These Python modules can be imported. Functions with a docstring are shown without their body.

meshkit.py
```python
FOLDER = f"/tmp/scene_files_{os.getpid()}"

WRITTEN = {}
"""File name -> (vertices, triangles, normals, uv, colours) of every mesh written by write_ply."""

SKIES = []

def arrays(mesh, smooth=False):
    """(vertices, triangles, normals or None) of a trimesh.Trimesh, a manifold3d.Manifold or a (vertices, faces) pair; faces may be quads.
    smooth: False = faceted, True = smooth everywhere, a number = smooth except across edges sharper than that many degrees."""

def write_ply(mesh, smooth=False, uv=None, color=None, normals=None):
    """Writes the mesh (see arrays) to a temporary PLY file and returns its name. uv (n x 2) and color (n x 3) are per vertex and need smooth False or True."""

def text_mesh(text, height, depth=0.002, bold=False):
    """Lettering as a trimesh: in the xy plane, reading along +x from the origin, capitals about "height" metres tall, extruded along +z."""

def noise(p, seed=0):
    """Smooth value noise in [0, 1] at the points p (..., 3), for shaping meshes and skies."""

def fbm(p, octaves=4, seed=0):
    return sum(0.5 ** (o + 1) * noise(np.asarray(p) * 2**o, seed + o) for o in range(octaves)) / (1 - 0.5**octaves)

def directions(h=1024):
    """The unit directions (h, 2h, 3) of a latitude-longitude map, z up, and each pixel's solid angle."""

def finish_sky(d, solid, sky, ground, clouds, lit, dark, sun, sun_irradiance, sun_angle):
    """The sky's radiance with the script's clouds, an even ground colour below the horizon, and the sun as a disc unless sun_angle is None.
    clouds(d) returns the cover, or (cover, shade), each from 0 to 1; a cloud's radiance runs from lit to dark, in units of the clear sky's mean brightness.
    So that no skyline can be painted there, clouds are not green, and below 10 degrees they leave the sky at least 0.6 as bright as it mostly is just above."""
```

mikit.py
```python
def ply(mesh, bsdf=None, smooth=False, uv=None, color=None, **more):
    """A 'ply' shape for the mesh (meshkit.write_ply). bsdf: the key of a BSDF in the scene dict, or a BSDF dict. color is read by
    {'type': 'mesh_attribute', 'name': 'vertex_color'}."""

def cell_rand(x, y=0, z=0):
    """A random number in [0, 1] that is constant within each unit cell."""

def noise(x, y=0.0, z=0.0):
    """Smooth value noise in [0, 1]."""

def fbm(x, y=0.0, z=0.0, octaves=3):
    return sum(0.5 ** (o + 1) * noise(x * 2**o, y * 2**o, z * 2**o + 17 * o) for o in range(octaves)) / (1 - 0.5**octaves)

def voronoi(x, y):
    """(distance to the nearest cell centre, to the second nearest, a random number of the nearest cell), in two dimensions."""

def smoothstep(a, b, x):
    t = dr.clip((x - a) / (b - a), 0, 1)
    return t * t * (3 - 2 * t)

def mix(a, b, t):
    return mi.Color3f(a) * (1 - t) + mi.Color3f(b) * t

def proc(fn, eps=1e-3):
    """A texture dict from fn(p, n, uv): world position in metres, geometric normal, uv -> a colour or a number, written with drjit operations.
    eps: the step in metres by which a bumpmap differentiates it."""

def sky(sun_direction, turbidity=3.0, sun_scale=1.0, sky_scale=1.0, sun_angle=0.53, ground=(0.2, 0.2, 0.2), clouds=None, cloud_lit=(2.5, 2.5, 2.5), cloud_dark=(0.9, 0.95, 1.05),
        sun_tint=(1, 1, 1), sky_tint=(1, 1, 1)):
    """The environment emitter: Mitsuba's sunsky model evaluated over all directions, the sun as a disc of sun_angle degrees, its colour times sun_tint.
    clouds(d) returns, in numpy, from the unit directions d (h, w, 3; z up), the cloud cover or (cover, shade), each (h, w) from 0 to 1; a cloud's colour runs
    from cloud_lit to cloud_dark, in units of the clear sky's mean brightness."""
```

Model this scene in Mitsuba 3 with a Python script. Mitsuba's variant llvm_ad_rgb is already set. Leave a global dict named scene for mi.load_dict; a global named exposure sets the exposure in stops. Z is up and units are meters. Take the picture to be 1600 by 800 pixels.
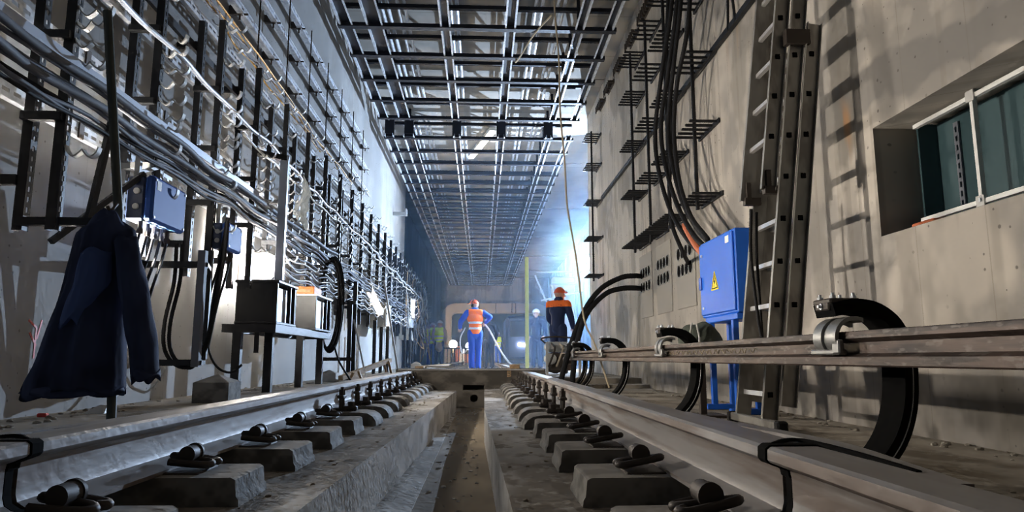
import math, random
import numpy as np
import trimesh
import manifold3d as m3
import drjit as dr
import mitsuba as mi
import mikit, meshkit
from mikit import fbm, noise, voronoi, smoothstep, mix, proc
from shapely.geometry import Polygon, LineString, Point, box as sbox
from shapely.ops import unary_union

T = mi.ScalarTransform4f
rnd = random.Random(7)
scene, labels = {}, {}

# ------------------------------------------------------------------ camera, lamps, exposure
FOCAL, VPX, VPY = 1066.0, 752.0, 560.0          # 24 mm lens; where the tunnel's axis vanishes
CAM = np.array([0.0, 0.0, 0.43])
_y = np.array([VPX - 800, -(VPY - 400), FOCAL]); _y /= np.linalg.norm(_y)
_z = np.array([0, _y[2], -_y[1]]); _z /= np.linalg.norm(_z)
ROT = np.stack([-np.cross(_y, _z), _y, _z])     # rows: world axes in camera coordinates (right, up, forward)
fw, upv = ROT @ [0, 0, 1.0], ROT @ [0, 1.0, 0]
exposure = 0.95
scene['camera'] = {'type': 'perspective', 'fov': math.degrees(2 * math.atan(800 / FOCAL)), 'fov_axis': 'x',
                   'near_clip': 0.05, 'far_clip': 200.0,
                   'to_world': T().look_at(origin=CAM.tolist(), target=(CAM + fw).tolist(), up=upv.tolist())}
FLOOD = (61.0, 55.5, 48.5)          # work lamp on the transformer box
TUBE = (17.0, 14.5, 10.5)           # tube lamp on the left wall
TUBE2 = (1050.0, 860.0, 560.0)
CHAMBER = (250.0, 330.0, 450.0)     # cold flood lamp round the corner of the right wall (a spot)
FARLAMP = (190.0, 135.0, 75.0)
CEILTUBE = (3.0, 2.8, 2.2)
HEADLAMP = (40.0, 40.0, 36.0)
HAZE, SMOKE = 0.011, 0.040          # extinction per metre: far dust, and the most near the flood lamp


# ------------------------------------------------------------------ helpers
def ray(x, y): return ROT @ np.array([x - 800, 400 - y, FOCAL])
def on(x, y, axis, v):
    d = ray(x, y); return CAM + (v - CAM[axis]) / d[axis] * d
def onX(x, y, X): return on(x, y, 0, X)
def onY(x, y, Y): return on(x, y, 1, Y)
def onZ(x, y, Z): return on(x, y, 2, Z)


def spl(pts, n=8):
    p = np.asarray(pts, float)
    p = np.vstack([2 * p[0] - p[1], p, 2 * p[-1] - p[-2]])
    out = []
    for i in range(1, len(p) - 2):
        for t in np.linspace(0, 1, n, endpoint=False):
            a, b, c, d = p[i - 1:i + 3]
            out.append(0.5 * (2 * b + (c - a) * t + (2 * a - 5 * b + 4 * c - d) * t * t + (-a + 3 * b - 3 * c + d) * t ** 3))
    return np.array(out + [p[-2]])


def frame(d, up=(0, 0, 1)):
    d = np.asarray(d, float); d = d / np.linalg.norm(d)
    s = np.cross(d, up)
    if np.linalg.norm(s) < 1e-6: s = np.cross(d, (0, 1, 0))
    s /= np.linalg.norm(s)
    return d, s, np.cross(s, d)


class MB:
    def __init__(self): self.p = []
    def add(self, v, f): self.p.append(trimesh.Trimesh(np.asarray(v, float), np.asarray(f, int), process=False)); return self
    def mesh_(self, m): self.p.append(m); return self
    def box(self, c, s):
        b = trimesh.creation.box(s); b.apply_translation(c); self.p.append(b); return self
    def span(self, a, b):
        a, b = np.minimum(a, b), np.maximum(a, b); return self.box((a + b) / 2, b - a)
    def cbox(self, c, s, r=.01):
        h = np.asarray(s, float) / 2; P = []
        for sx in (-1, 1):
            for sy in (-1, 1):
                for sz in (-1, 1):
                    q = h * (sx, sy, sz)
                    for k in range(3):
                        e = np.array([sx, sy, sz]) * r; e[k] = 0; P.append(q - e)
        m = trimesh.convex.convex_hull(np.array(P)); m.apply_translation(c); self.p.append(m); return self
    def beam(self, a, b, w, h, up=(0, 0, 1)):
        a, b = np.asarray(a, float), np.asarray(b, float)
        d, s, u = frame(b - a, up)
        V = [p + s * w / 2 * i + u * h / 2 * j for p in (a, b) for i, j in ((-1, -1), (1, -1), (1, 1), (-1, 1))]
        F = [[0, 1, 2], [0, 2, 3], [4, 6, 5], [4, 7, 6]]
        for i in range(4):
            j = (i + 1) % 4; F += [[i, i + 4, j + 4], [i, j + 4, j]]
        m = trimesh.Trimesh(V, F, process=False); m.fix_normals(); self.p.append(m); return self
    def tube(self, pts, r, n=8, closed=False):
        p = np.asarray(pts, float); k = len(p)
        t = (np.roll(p, -1, 0) - np.roll(p, 1, 0)) if closed else np.gradient(p, axis=0)
        t /= np.linalg.norm(t, axis=1, keepdims=True) + 1e-12
        r = np.broadcast_to(r, (k,))
        _, s, _ = frame(t[0]); V = []
        for i in range(k):
            s = s - t[i] * (s @ t[i]); s /= np.linalg.norm(s); u = np.cross(t[i], s)
            a = np.arange(n) * 2 * np.pi / n
            V.append(p[i] + r[i] * (np.cos(a)[:, None] * s + np.sin(a)[:, None] * u))
        V = np.vstack(V); F = []
        for i in range(k if closed else k - 1):
            i2 = (i + 1) % k
            for j in range(n):
                j2 = (j + 1) % n; a, b, c, d = i * n + j, i * n + j2, i2 * n + j2, i2 * n + j
                F += [[a, b, c], [a, c, d]]
        if not closed:
            for base, o in ((0, 1), ((k - 1) * n, 0)):
                for j in range(1, n - 1): F.append([base, base + j + 1, base + j] if o else [base, base + j, base + j + 1])
        self.p.append(trimesh.Trimesh(V, F, process=False)); return self
    def cyl(self, a, b, r, n=14, r2=None):
        return self.tube([a, b], [r, r if r2 is None else r2], n)
    def sph(self, c, r, sub=2):
        m = trimesh.creation.icosphere(sub, 1.0); m.apply_scale(r); m.apply_translation(c); self.p.append(m); return self
    def ext(self, poly, lo, hi, axis='y'):
        for g in getattr(poly, 'geoms', [poly]):
            if g.is_empty: continue
            m = trimesh.creation.extrude_polygon(g, hi - lo, engine='earcut'); v = m.vertices.copy(); v[:, 2] += lo; f = m.faces
            if axis == 'y': v = v[:, [0, 2, 1]]; f = f[:, ::-1]     # polygon in (x, z)
            elif axis == 'x': v = v[:, [2, 0, 1]]                   # polygon in (y, z)
            self.p.append(trimesh.Trimesh(v, f, process=False))
        return self
    def lathe(self, prof, c=(0, 0, 0), n=20):
        m = trimesh.creation.revolve(np.asarray(prof, float), sections=n); m.apply_translation(c); self.p.append(m); return self
    def get(self): return trimesh.util.concatenate(self.p) if len(self.p) > 1 else self.p[0]


def num(name, key):
    if key not in used: used.add(key); return key
    i = 1
    while f'{key}_{i:03d}' in used: i += 1
    used.add(f'{key}_{i:03d}'); return f'{key}_{i:03d}'
used = set()


def thing(name, label, cat, group=None, kind=None):
    k = num(name, name); labels[k] = {'label': label, 'category': cat}
    if group: labels[k]['group'] = group
    if kind: labels[k]['kind'] = kind
    return k


def put(parent, name, mesh, bsdf, smooth=False, tw=None, label=None):
    """A part (parent given), or the one mesh of a thing (name None); mesh may be a ply dict that is used again."""
    key = parent if name is None else num(name, f'{parent}__{name}')
    d = dict(mesh) if isinstance(mesh, dict) else mikit.ply(mesh.get() if isinstance(mesh, MB) else mesh, bsdf, smooth)
    if isinstance(mesh, dict) and bsdf: d['bsdf'] = {'type': 'ref', 'id': bsdf}
    if tw is not None: d['to_world'] = tw
    scene[key] = d
    if label: labels[key] = {'label': label}
    return key


def single(name, mesh, bsdf, label, cat, smooth=False, group=None, kind=None, tw=None):
    k = thing(name, label, cat, group, kind); put(k, None, mesh, bsdf, smooth, tw); return k


ORD = 'first second third fourth fifth sixth seventh eighth ninth tenth eleventh twelfth thirteenth fourteenth fifteenth sixteenth seventeenth eighteenth nineteenth twentieth'.split()
ORD += ['twenty-' + o for o in ORD[:9]] + ['thirtieth']
def tr(x, y, z): return T().translate([float(x), float(y), float(z)])


# ------------------------------------------------------------------ materials
def pr(color, rough=.6, metal=0.0, spec=.4, **k):
    c = color if isinstance(color, dict) else {'type': 'rgb', 'value': list(color)}
    return {'type': 'twosided', 'bsdf': {'type': 'principled', 'base_color': c, 'roughness': rough, 'metallic': metal, 'specular': spec, **k}}


def bumpy(color, rough, fn, scale, metal=0.0, spec=.4, eps=2e-3):
    c = color if isinstance(color, dict) else {'type': 'rgb', 'value': list(color)}
    return {'type': 'twosided', 'bsdf': {'type': 'bumpmap', 'arbitrary': proc(fn, eps), 'scale': scale,
            'bsdf': {'type': 'principled', 'base_color': c, 'roughness': rough, 'metallic': metal, 'specular': spec}}}


def c_right(p, n, uv):
    u, z = p.y + p.x * .7, p.z
    c = mix((.49, .445, .385), (.40, .365, .32), smoothstep(.35, .7, fbm(u * .9, z * .7, 3.0, 4)))
    c = mix(c, (.235, .222, .205), .75 * smoothstep(.5, .6, fbm(u * 1.1 + 7, z * .9 + 2, 9.0, 4)))                    # grey smears of filler
    c = mix(c, (.24, .215, .18), .4 * smoothstep(.62, .82, noise(u * 16, z * .55 + 3)))
    c = mix(c, (.5, .46, .4), .35 * smoothstep(.55, .75, fbm(u * 5, z * 5, 15.0, 4)))                                 # runs down the wall
    w = .28 * (fbm(u * 1.6, z * 2.2, 21.0, 4) - .5) + .06 * noise(u * 14, z * 14)
    band = smoothstep(.17, .10, dr.abs(z - 2.12 - .05 * (u - 5.5) + w)) * smoothstep(6.9, 6.4, u + w * 2)
    c = mix(c, (.2, .19, .178), .8 * band)
    c = mix(c, (.2, .185, .16), .55 * smoothstep(.5, .66, fbm(u * 2.3 + 31, z * 1.5, 5.0, 4)))
    f = dr.abs(u * 1.85 - dr.floor(u * 1.85) - .5)
    c = mix(c, (.2, .18, .15), .45 * smoothstep(.488, .5, f))                                                        # seams of the shuttering
    d, _, r = voronoi(u * 11, z * 11)
    hole = .02 + .13 * dr.maximum(r - .62, 0) / .38
    c = mix(c, (.1, .09, .08), .75 * smoothstep(hole, hole * .5, d) * smoothstep(.62, .64, r) * smoothstep(.35, .55, fbm(u * 1.3, z * 1.3, 40.0, 2)))                                # air holes
    rust = smoothstep(.35, .0, dr.sqrt(dr.square((u - 7.95) * 1.6) + dr.square((z - 3.7) * .5))) * smoothstep(.3, .65, noise(u * 9, z * 1.2))
    rust2 = smoothstep(.1, .0, dr.sqrt(dr.square(u - 6.03) + dr.square((z - 2.0) * .28))) * smoothstep(.3, .7, noise(u * 20, z * 3))
    c = mix(c, (.4, .2, .07), .8 * dr.maximum(rust, rust2))
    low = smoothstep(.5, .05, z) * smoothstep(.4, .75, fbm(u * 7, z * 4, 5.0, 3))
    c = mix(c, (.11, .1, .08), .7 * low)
    return c


def c_left(p, n, uv):
    u, z = p.y + p.x * .7, p.z
    c = mix((.34, .335, .325), (.25, .247, .24), smoothstep(.35, .7, fbm(u * .8, z * .8, 13.0, 4)))
    c = mix(c, (.26, .25, .23), .5 * smoothstep(.55, .7, fbm(u * 3.1 + 7, z * 1.6 + 2, 9.0, 4)))
    f = dr.abs(u * .8 - dr.floor(u * .8) - .5)
    c = mix(c, (.2, .19, .18), .4 * smoothstep(.494, .5, f))
    d, _, r = voronoi(u * 12, z * 12)
    hole = .02 + .12 * dr.maximum(r - .62, 0) / .38
    return mix(c, (.12, .11, .1), .75 * smoothstep(hole, hole * .5, d) * smoothstep(.62, .64, r) * smoothstep(.35, .55, fbm(u * 1.3, z * 1.3, 40.0, 2)))


def c_ceil(p, n, uv):
    c = mix((.36, .33, .29), (.26, .24, .21), smoothstep(.35, .7, fbm(p.x * 1.2, p.y * .8, 3.0, 4)))
    f = dr.abs(p.y * .67 - dr.floor(p.y * .67) - .5)
    return mix(c, (.14, .12, .1), .4 * smoothstep(.48, .5, f))


def c_floor(p, n, uv):
    c = mix((.31, .28, .235), (.2, .178, .145), smoothstep(.3, .7, fbm(p.x * 2.2, p.y * 1.6, 3.0, 4)))
    c = mix(c, (.115, .095, .07), .8 * smoothstep(.52, .68, fbm(p.x * 3.5 + 5, p.y * 2.3, 9.0, 4)))
    return mix(c, (.36, .34, .3), .4 * smoothstep(.6, .8, fbm(p.x * 19, p.y * 17, 1.0, 3)))


def c_ledge(p, n, uv):
    c = mix((.5, .485, .46), (.36, .345, .32), smoothstep(.3, .7, fbm(p.x * 4, p.y * 2.2, p.z * 4, 4)))
    top = smoothstep(.5, .9, dr.abs(n.z))
    c = mix(c, (.15, .125, .095), top * .8 * smoothstep(.38, .62, fbm(p.x * 2.5 + 3, p.y * 1.1, 2.0, 4)))
    c = mix(c, (.13, .11, .085), top * .75 * smoothstep(.5, .68, fbm(p.x * 11, p.y * 6, 7.0, 4)))
    c = mix(c, (.4, .385, .35), top * .5 * smoothstep(.6, .75, fbm(p.x * 23 + 9, p.y * 17, 4.0, 3)))
    c = mix(c, (.24, .23, .205), (1 - top) * .6 * smoothstep(.45, .65, fbm(p.y * 5, p.z * 9, 3.0, 4)))
    return mix(c, (.46, .45, .43), .5 * (1 - top) * smoothstep(.55, .8, noise(p.y * 9, p.z * 3)))


def c_bed(p, n, uv):
    c = mix((.26, .215, .155), (.17, .14, .105), smoothstep(.3, .7, fbm(p.x * 4, p.y * 1.5, 3.0, 4)))
    return mix(c, (.36, .33, .29), .6 * smoothstep(.09, .02, dr.abs(p.x + .30 + .02 * p.y * 0)) * smoothstep(.3, .6, noise(p.x * 9, p.y * 2)))


def c_beam(p, n, uv): return mix((.15, .135, .115), (.075, .068, .058), smoothstep(.35, .65, fbm(p.x * 5, p.y * 5, p.z * 7, 4)))


def c_rail(p, n, uv):
    c = mix((.26, .247, .238), (.15, .115, .094), smoothstep(.35, .7, fbm(p.x * 14, p.y * 2.5, p.z * 30, 4)))
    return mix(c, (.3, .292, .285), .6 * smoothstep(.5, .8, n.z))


def c_contact(p, n, uv):
    c = mix((.085, .058, .046), (.035, .026, .022), smoothstep(.35, .68, fbm(p.y * 5, p.z * 60, p.x * 20, 4)))
    return mix(c, (.17, .15, .135), .4 * smoothstep(.6, .8, fbm(p.y * 25, p.z * 70, 3.0, 3)))


def c_sleeper(p, n, uv):
    c = mix((.225, .215, .195), (.10, .095, .085), smoothstep(.35, .65, fbm(p.x * 12, p.y * 12, p.z * 12, 4)))
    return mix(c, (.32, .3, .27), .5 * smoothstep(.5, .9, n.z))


def rough_h(p, n, uv): return fbm(p.x * 9, p.y * 9, p.z * 9, 4) + .35 * noise(p.x * 60, p.y * 60, p.z * 60)
def grit_h(p, n, uv): return fbm(p.x * 40, p.y * 40, p.z * 40, 4)


def c_alu(p, n, uv): return mix((.31, .30, .275), (.19, .18, .165), smoothstep(.4, .7, fbm(p.x * 12, p.y * 12, p.z * 4, 4)))
def c_denim(p, n, uv): return mix((.034, .048, .105), (.016, .022, .05), smoothstep(.3, .7, fbm(p.x * 7, p.y * 7, p.z * 4, 3)))
def c_galv(p, n, uv): return mix((.70, .73, .77), (.52, .55, .6), smoothstep(.4, .65, fbm(p.x * 20, p.y * 20, p.z * 20, 3)))
def c_wood(p, n, uv): return mix((.46, .31, .17), (.3, .19, .1), noise(p.x * 40, p.y * 4, p.z * 40))


scene.update({
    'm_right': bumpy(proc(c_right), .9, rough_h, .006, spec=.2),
    'm_left': bumpy(proc(c_left), .85, rough_h, .005, spec=.25),
    'm_ceil': pr(proc(c_ceil), .85, spec=.2),
    'm_floor': bumpy(proc(c_floor), .95, grit_h, .012, spec=.15),
    'm_ledge': bumpy(proc(c_ledge), .85, grit_h, .010, spec=.25),
    'm_bed': bumpy(proc(c_bed), .9, grit_h, .008, spec=.2),
    'm_rail': bumpy(proc(c_rail), .48, grit_h, .002, metal=.25, spec=.5),
    'm_contact': bumpy(proc(c_contact), .55, grit_h, .003, metal=.3, spec=.4),
    'm_sleeper': bumpy(proc(c_sleeper), .8, grit_h, .008, spec=.3),
    'm_mortar': bumpy((.36, .335, .295), .9, rough_h, .004, spec=.2),
    'm_beam': bumpy(proc(c_beam), .9, grit_h, .006, spec=.2),
    'm_black': pr((.011, .012, .014), .5, spec=.35),
    'm_grid': pr((.012, .014, .02), .6, spec=.2),
    'm_iron': pr((.055, .045, .038), .6, metal=.3),
    'm_galv': pr(proc(c_galv), .4, metal=.15),
    'm_clamp': pr((.27, .27, .26), .38, metal=.6),
    'm_galvdull': pr((.5, .5, .48), .55, metal=.3),
    'm_alu': pr(proc(c_alu), .42, metal=.5),
    'm_rung': pr((.75, .74, .72), .3, metal=.7),
    'm_cabblack': pr((.012, .012, .013), .7, spec=.2),
    'm_matte': pr((.006, .006, .006), .95, spec=.05),
    'm_cabgrey': pr((.15, .16, .185), .65, spec=.25),
    'm_cabpale': pr((.5, .49, .46), .5),
    'm_yellowcab': pr((.62, .36, .09), .5),
    'm_blue': pr((.02, .085, .42), .35, spec=.5),
    'm_bluelid': pr((.03, .085, .33), .6, spec=.2),
    'm_cabinet': pr((.015, .125, .6), .45, spec=.3),
    'm_navy': pr((.018, .03, .07), .4),
    'm_white': pr((.75, .75, .72), .6),
    'm_yellow': pr((.85, .62, .02), .5),
    'm_red': pr((.55, .05, .035), .5),
    'm_orangepipe': pr((.5, .14, .06), .5),
    'm_denim': bumpy(proc(c_denim), .85, grit_h, .002, spec=.15),
    'm_denimlight': pr((.05, .085, .22), .8, spec=.2),
    'm_wood': pr(proc(c_wood), .7),
    'm_silver': pr((.52, .57, .66), .4, metal=.35),
    'm_orangebox': pr((.6, .15, .02), .6),
    'm_chalk': pr((.3, .25, .14), .8), 'm_paper': pr((.62, .56, .45), .8),
    'm_plastic': {'type': 'principledthin', 'base_color': {'type': 'rgb', 'value': [.86, .83, .76]}, 'roughness': .35, 'diff_trans': .9, 'spec_trans': .15},
    'm_skin': pr((.55, .33, .24), .55),
    'm_hair': pr((.04, .03, .025), .7),
    'm_vestorange': pr((.95, .17, .02), .7), 'm_vestyellow': pr((.75, .95, .05), .7), 'm_reflect': pr((.62, .62, .6), .4, metal=.3),
    'm_workblue': pr((.02, .07, .42), .8), 'm_darkblue': pr((.015, .025, .07), .8), 'm_beigecoat': pr((.45, .38, .29), .85), 'm_dark': pr((.02, .02, .024), .8),
    'm_helmetred': pr((.62, .1, .03), .3), 'm_helmetwhite': pr((.8, .8, .78), .3), 'm_shoe': pr((.03, .025, .02), .7),
    'm_teal': bumpy((.035, .075, .085), .6, grit_h, .002), 'm_recess': pr((.07, .065, .06), .9),
    'm_bag': bumpy((.06, .07, .055), .8, grit_h, .004), 'm_rope': pr((.55, .46, .32), .9), 'm_staff': pr((.36, .35, .1), .6),
    'm_pole': pr((.045, .055, .05), .5), 'm_cream': pr((.5, .42, .32), .7), 'm_housing': pr((.7, .68, .62), .5), 'm_cabinetbeige': pr((.5, .47, .41), .5),
})

# ------------------------------------------------------------------ the setting
YN, YC, YE = -9.0, 15.3, 47.5       # near end, corner of the right wall, far end
XR, XL, ZC, XR2 = 2.45, -2.45, 6.0, 4.3
k = thing('floor', 'dusty concrete tunnel floor with a drain trench between the rails', 'floor', kind='structure')
led = lambda pts, z0, z1: trimesh.creation.extrude_polygon(Polygon(pts), z1 - z0, engine='earcut').apply_translation((0, 0, z0))
put(k, 'ledge', led([(-1.45, YN), (-.58, YN), (-.52, 2.04), (-.335, 9.1), (-.33, 9.35), (-1.45, 9.9)], -.5, 0), 'm_ledge')
put(k, 'ledge', led([(.17, YN), (1.0, YN), (1.0, 5.93), (.03, 5.93), (.09, 2.29)], -.5, 0), 'm_ledge')
put(k, 'ledge', led([(.03, 5.945), (1.0, 5.945), (1.0, 9.9), (.05, 9.9), (.045, 9.45)], -.5, .0), 'm_ledge')
put(k, 'trench_bed', MB().span((-1.2, YN, -.5), (.9, 10.0, -.27)), 'm_bed')
ts = np.linspace(YN, 9.9, 40)
v = [(-.40 + .018 * (t - 3) + .03 * math.sin(t * 5), t) for t in ts]
put(k, 'mortar_fillet', MB().ext(Polygon([(-.7, -.3), (-.30, -.3), (-.32, -.268), (-.42, -.255), (-.7, -.25)]), YN, 9.3), 'm_ledge')
put(k, 'walkway', MB().span((.9, YN, -.5), (XR + .6, 10.0, 0)), 'm_floor')
put(k, 'walkway', MB().span((XL - .3, YN, -.5), (-1.35, 10.5, .12)), 'm_floor')
put(k, 'far_slab', MB().span((XL - .3, 10.5, -.5), (XR2 + .3, YE + .3, .13)), 'm_floor')
put(k, 'far_slab', MB().span((.75, 10.0, -.5), (XR + .6, 10.5, .05)), 'm_floor')

# right wall with the recess cut out of it
wall = m3.Manifold.cube((.9, YC - YN, ZC + .6)).translate((XR, YN, -.4))
wall -= m3.Manifold.cube((.62, 3.3, .69)).translate((XR - .01, .72, 1.17))
k = thing('wall_right', 'beige streaked concrete wall with shuttering seams and a recess', 'wall', kind='structure')
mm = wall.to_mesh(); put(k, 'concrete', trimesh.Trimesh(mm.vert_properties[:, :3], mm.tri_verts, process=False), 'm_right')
rp = MB().span((XR + .003, .73, 1.168), (XR + .60, 4.03, 1.172)); put(k, 'recess_sill', rp, 'm_recess')
k = thing('wall_left', 'pale grey concrete wall behind the black cable racks', 'wall', kind='structure')
put(k, 'concrete', MB().span((XL - .4, YN, -.4), (XL, YE + .3, ZC + .3)), 'm_left')
for a, b in (((45, 500), (57, 512)), ((57, 512), (52, 560)), ((46, 520), (56, 540)), ((66, 500), (57, 530))):
    A, B = onX(*a, XL + .001), onX(*b, XL + .001); put(k, 'red_paint_stroke', MB().beam(A, B, .003, .012, (0, 0, 1)), 'm_red')
k = thing('wall_side', 'hazy concrete wall of the widened chamber beyond the corner', 'wall', kind='structure')
put(k, 'concrete', MB().span((XR2, YC - .3, -.4), (XR2 + .4, YE + .3, ZC + .3)).span((XR + .9, YC - .4, -.4), (XR2 + .4, YC, ZC + .3)), 'm_right')
k = thing('ceiling', 'concrete tunnel ceiling above the hanging cable trays', 'ceiling', kind='structure')
put(k, 'slab', MB().span((XL - .4, YN, ZC), (XR2 + .4, YE + .3, ZC + .4)), 'm_ceil')
for y in np.arange(1.0, YE, 6.0): put(k, 'joint_strip', MB().span((XL, y, ZC - .012), (XR2, y + .09, ZC + .01)), 'm_ceil')
k = thing('wall_back', 'dark end wall of the tunnel with a rounded cream portal', 'wall', kind='structure')
port = sbox(XL - .4, -.4, XR2 + .4, ZC + .3) - sbox(-1.9, 0, 3.9, 3.35).buffer(.25)
put(k, 'concrete', MB().ext(port, YE, YE + .8), 'm_right')
ring = (sbox(-1.75, -.3, 3.75, 3.2).buffer(.95) - sbox(-1.75, -.5, 3.75, 3.2).buffer(.3)).intersection(sbox(-5, .1, 5, 6))
put(k, 'portal_rim', MB().ext(ring, YE - .9, YE + .1), 'm_cream')
for x in (-.2, .95, 2.05, 2.3): put(k, 'rim_joint', MB().span((x, YE - .93, 3.48), (x + .05, YE - .88, 4.16)), 'm_iron')
put(k, 'tunnel_lining', MB().span((XL, YE + 6, -.3), (XR2, YE + 6.2, 5)).span((XL - .2, YE + .5, -.3), (XL, YE + 6.2, 5)).span((XR2, YE + .5, -.3), (XR2 + .2, YE + 6.2, 5)).span((XL, YE + .5, 4.4), (XR2, YE + 6, 4.6)), 'm_recess')
k = single('wall_near', MB().span((XL - .4, YN - .3, -.5), (XR + .9, YN, ZC + .3)), 'm_recess', 'dark wall closing the tunnel behind the viewer', 'wall', kind='structure')

# concrete cross beam at the end of the trench
cb = m3.Manifold.cube((2.15, .75, .80)).translate((-1.22, 9.95, -.52))
cb -= m3.Manifold.cube((.30, .3, .075)).translate((-.26, 9.9, -.02))
cb -= m3.Manifold.cylinder(.5, .055, .055, 20).rotate((90, 0, 0)).translate((-.10, 10.3, -.135))
mm = cb.to_mesh()
k = thing('cross_beam', 'grey concrete cross beam closing the drain trench under the worker in the orange vest', 'beam')
put(k, 'beam', trimesh.Trimesh(mm.vert_properties[:, :3], mm.tri_verts, process=False), 'm_beam')
put(k, 'lip', MB().cbox((-.14, 9.97, .268), (2.1, .09, .02), .006), 'm_ledge')

# ------------------------------------------------------------------ running rails
def rail_poly(xc, s):    # s = side of the gauge face (+1 = inner face towards +x); xc = middle of the head
    P = [(-.056, .225), (-.056, .246), (-.048, .252), (.048, .252), (.056, .246), (.057, .226), (.052, .220), (.012, .205), (.009, .19), (.009, .135), (.014, .118), (.03, .108), (.078, .096), (.078, .085),
         (-.078, .085), (-.078, .096), (-.03, .108), (-.014, .118), (-.009, .135), (-.009, .19), (-.012, .205), (-.052, .220)]
    return Polygon([(xc + s * x, z) for x, z in P])

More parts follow.
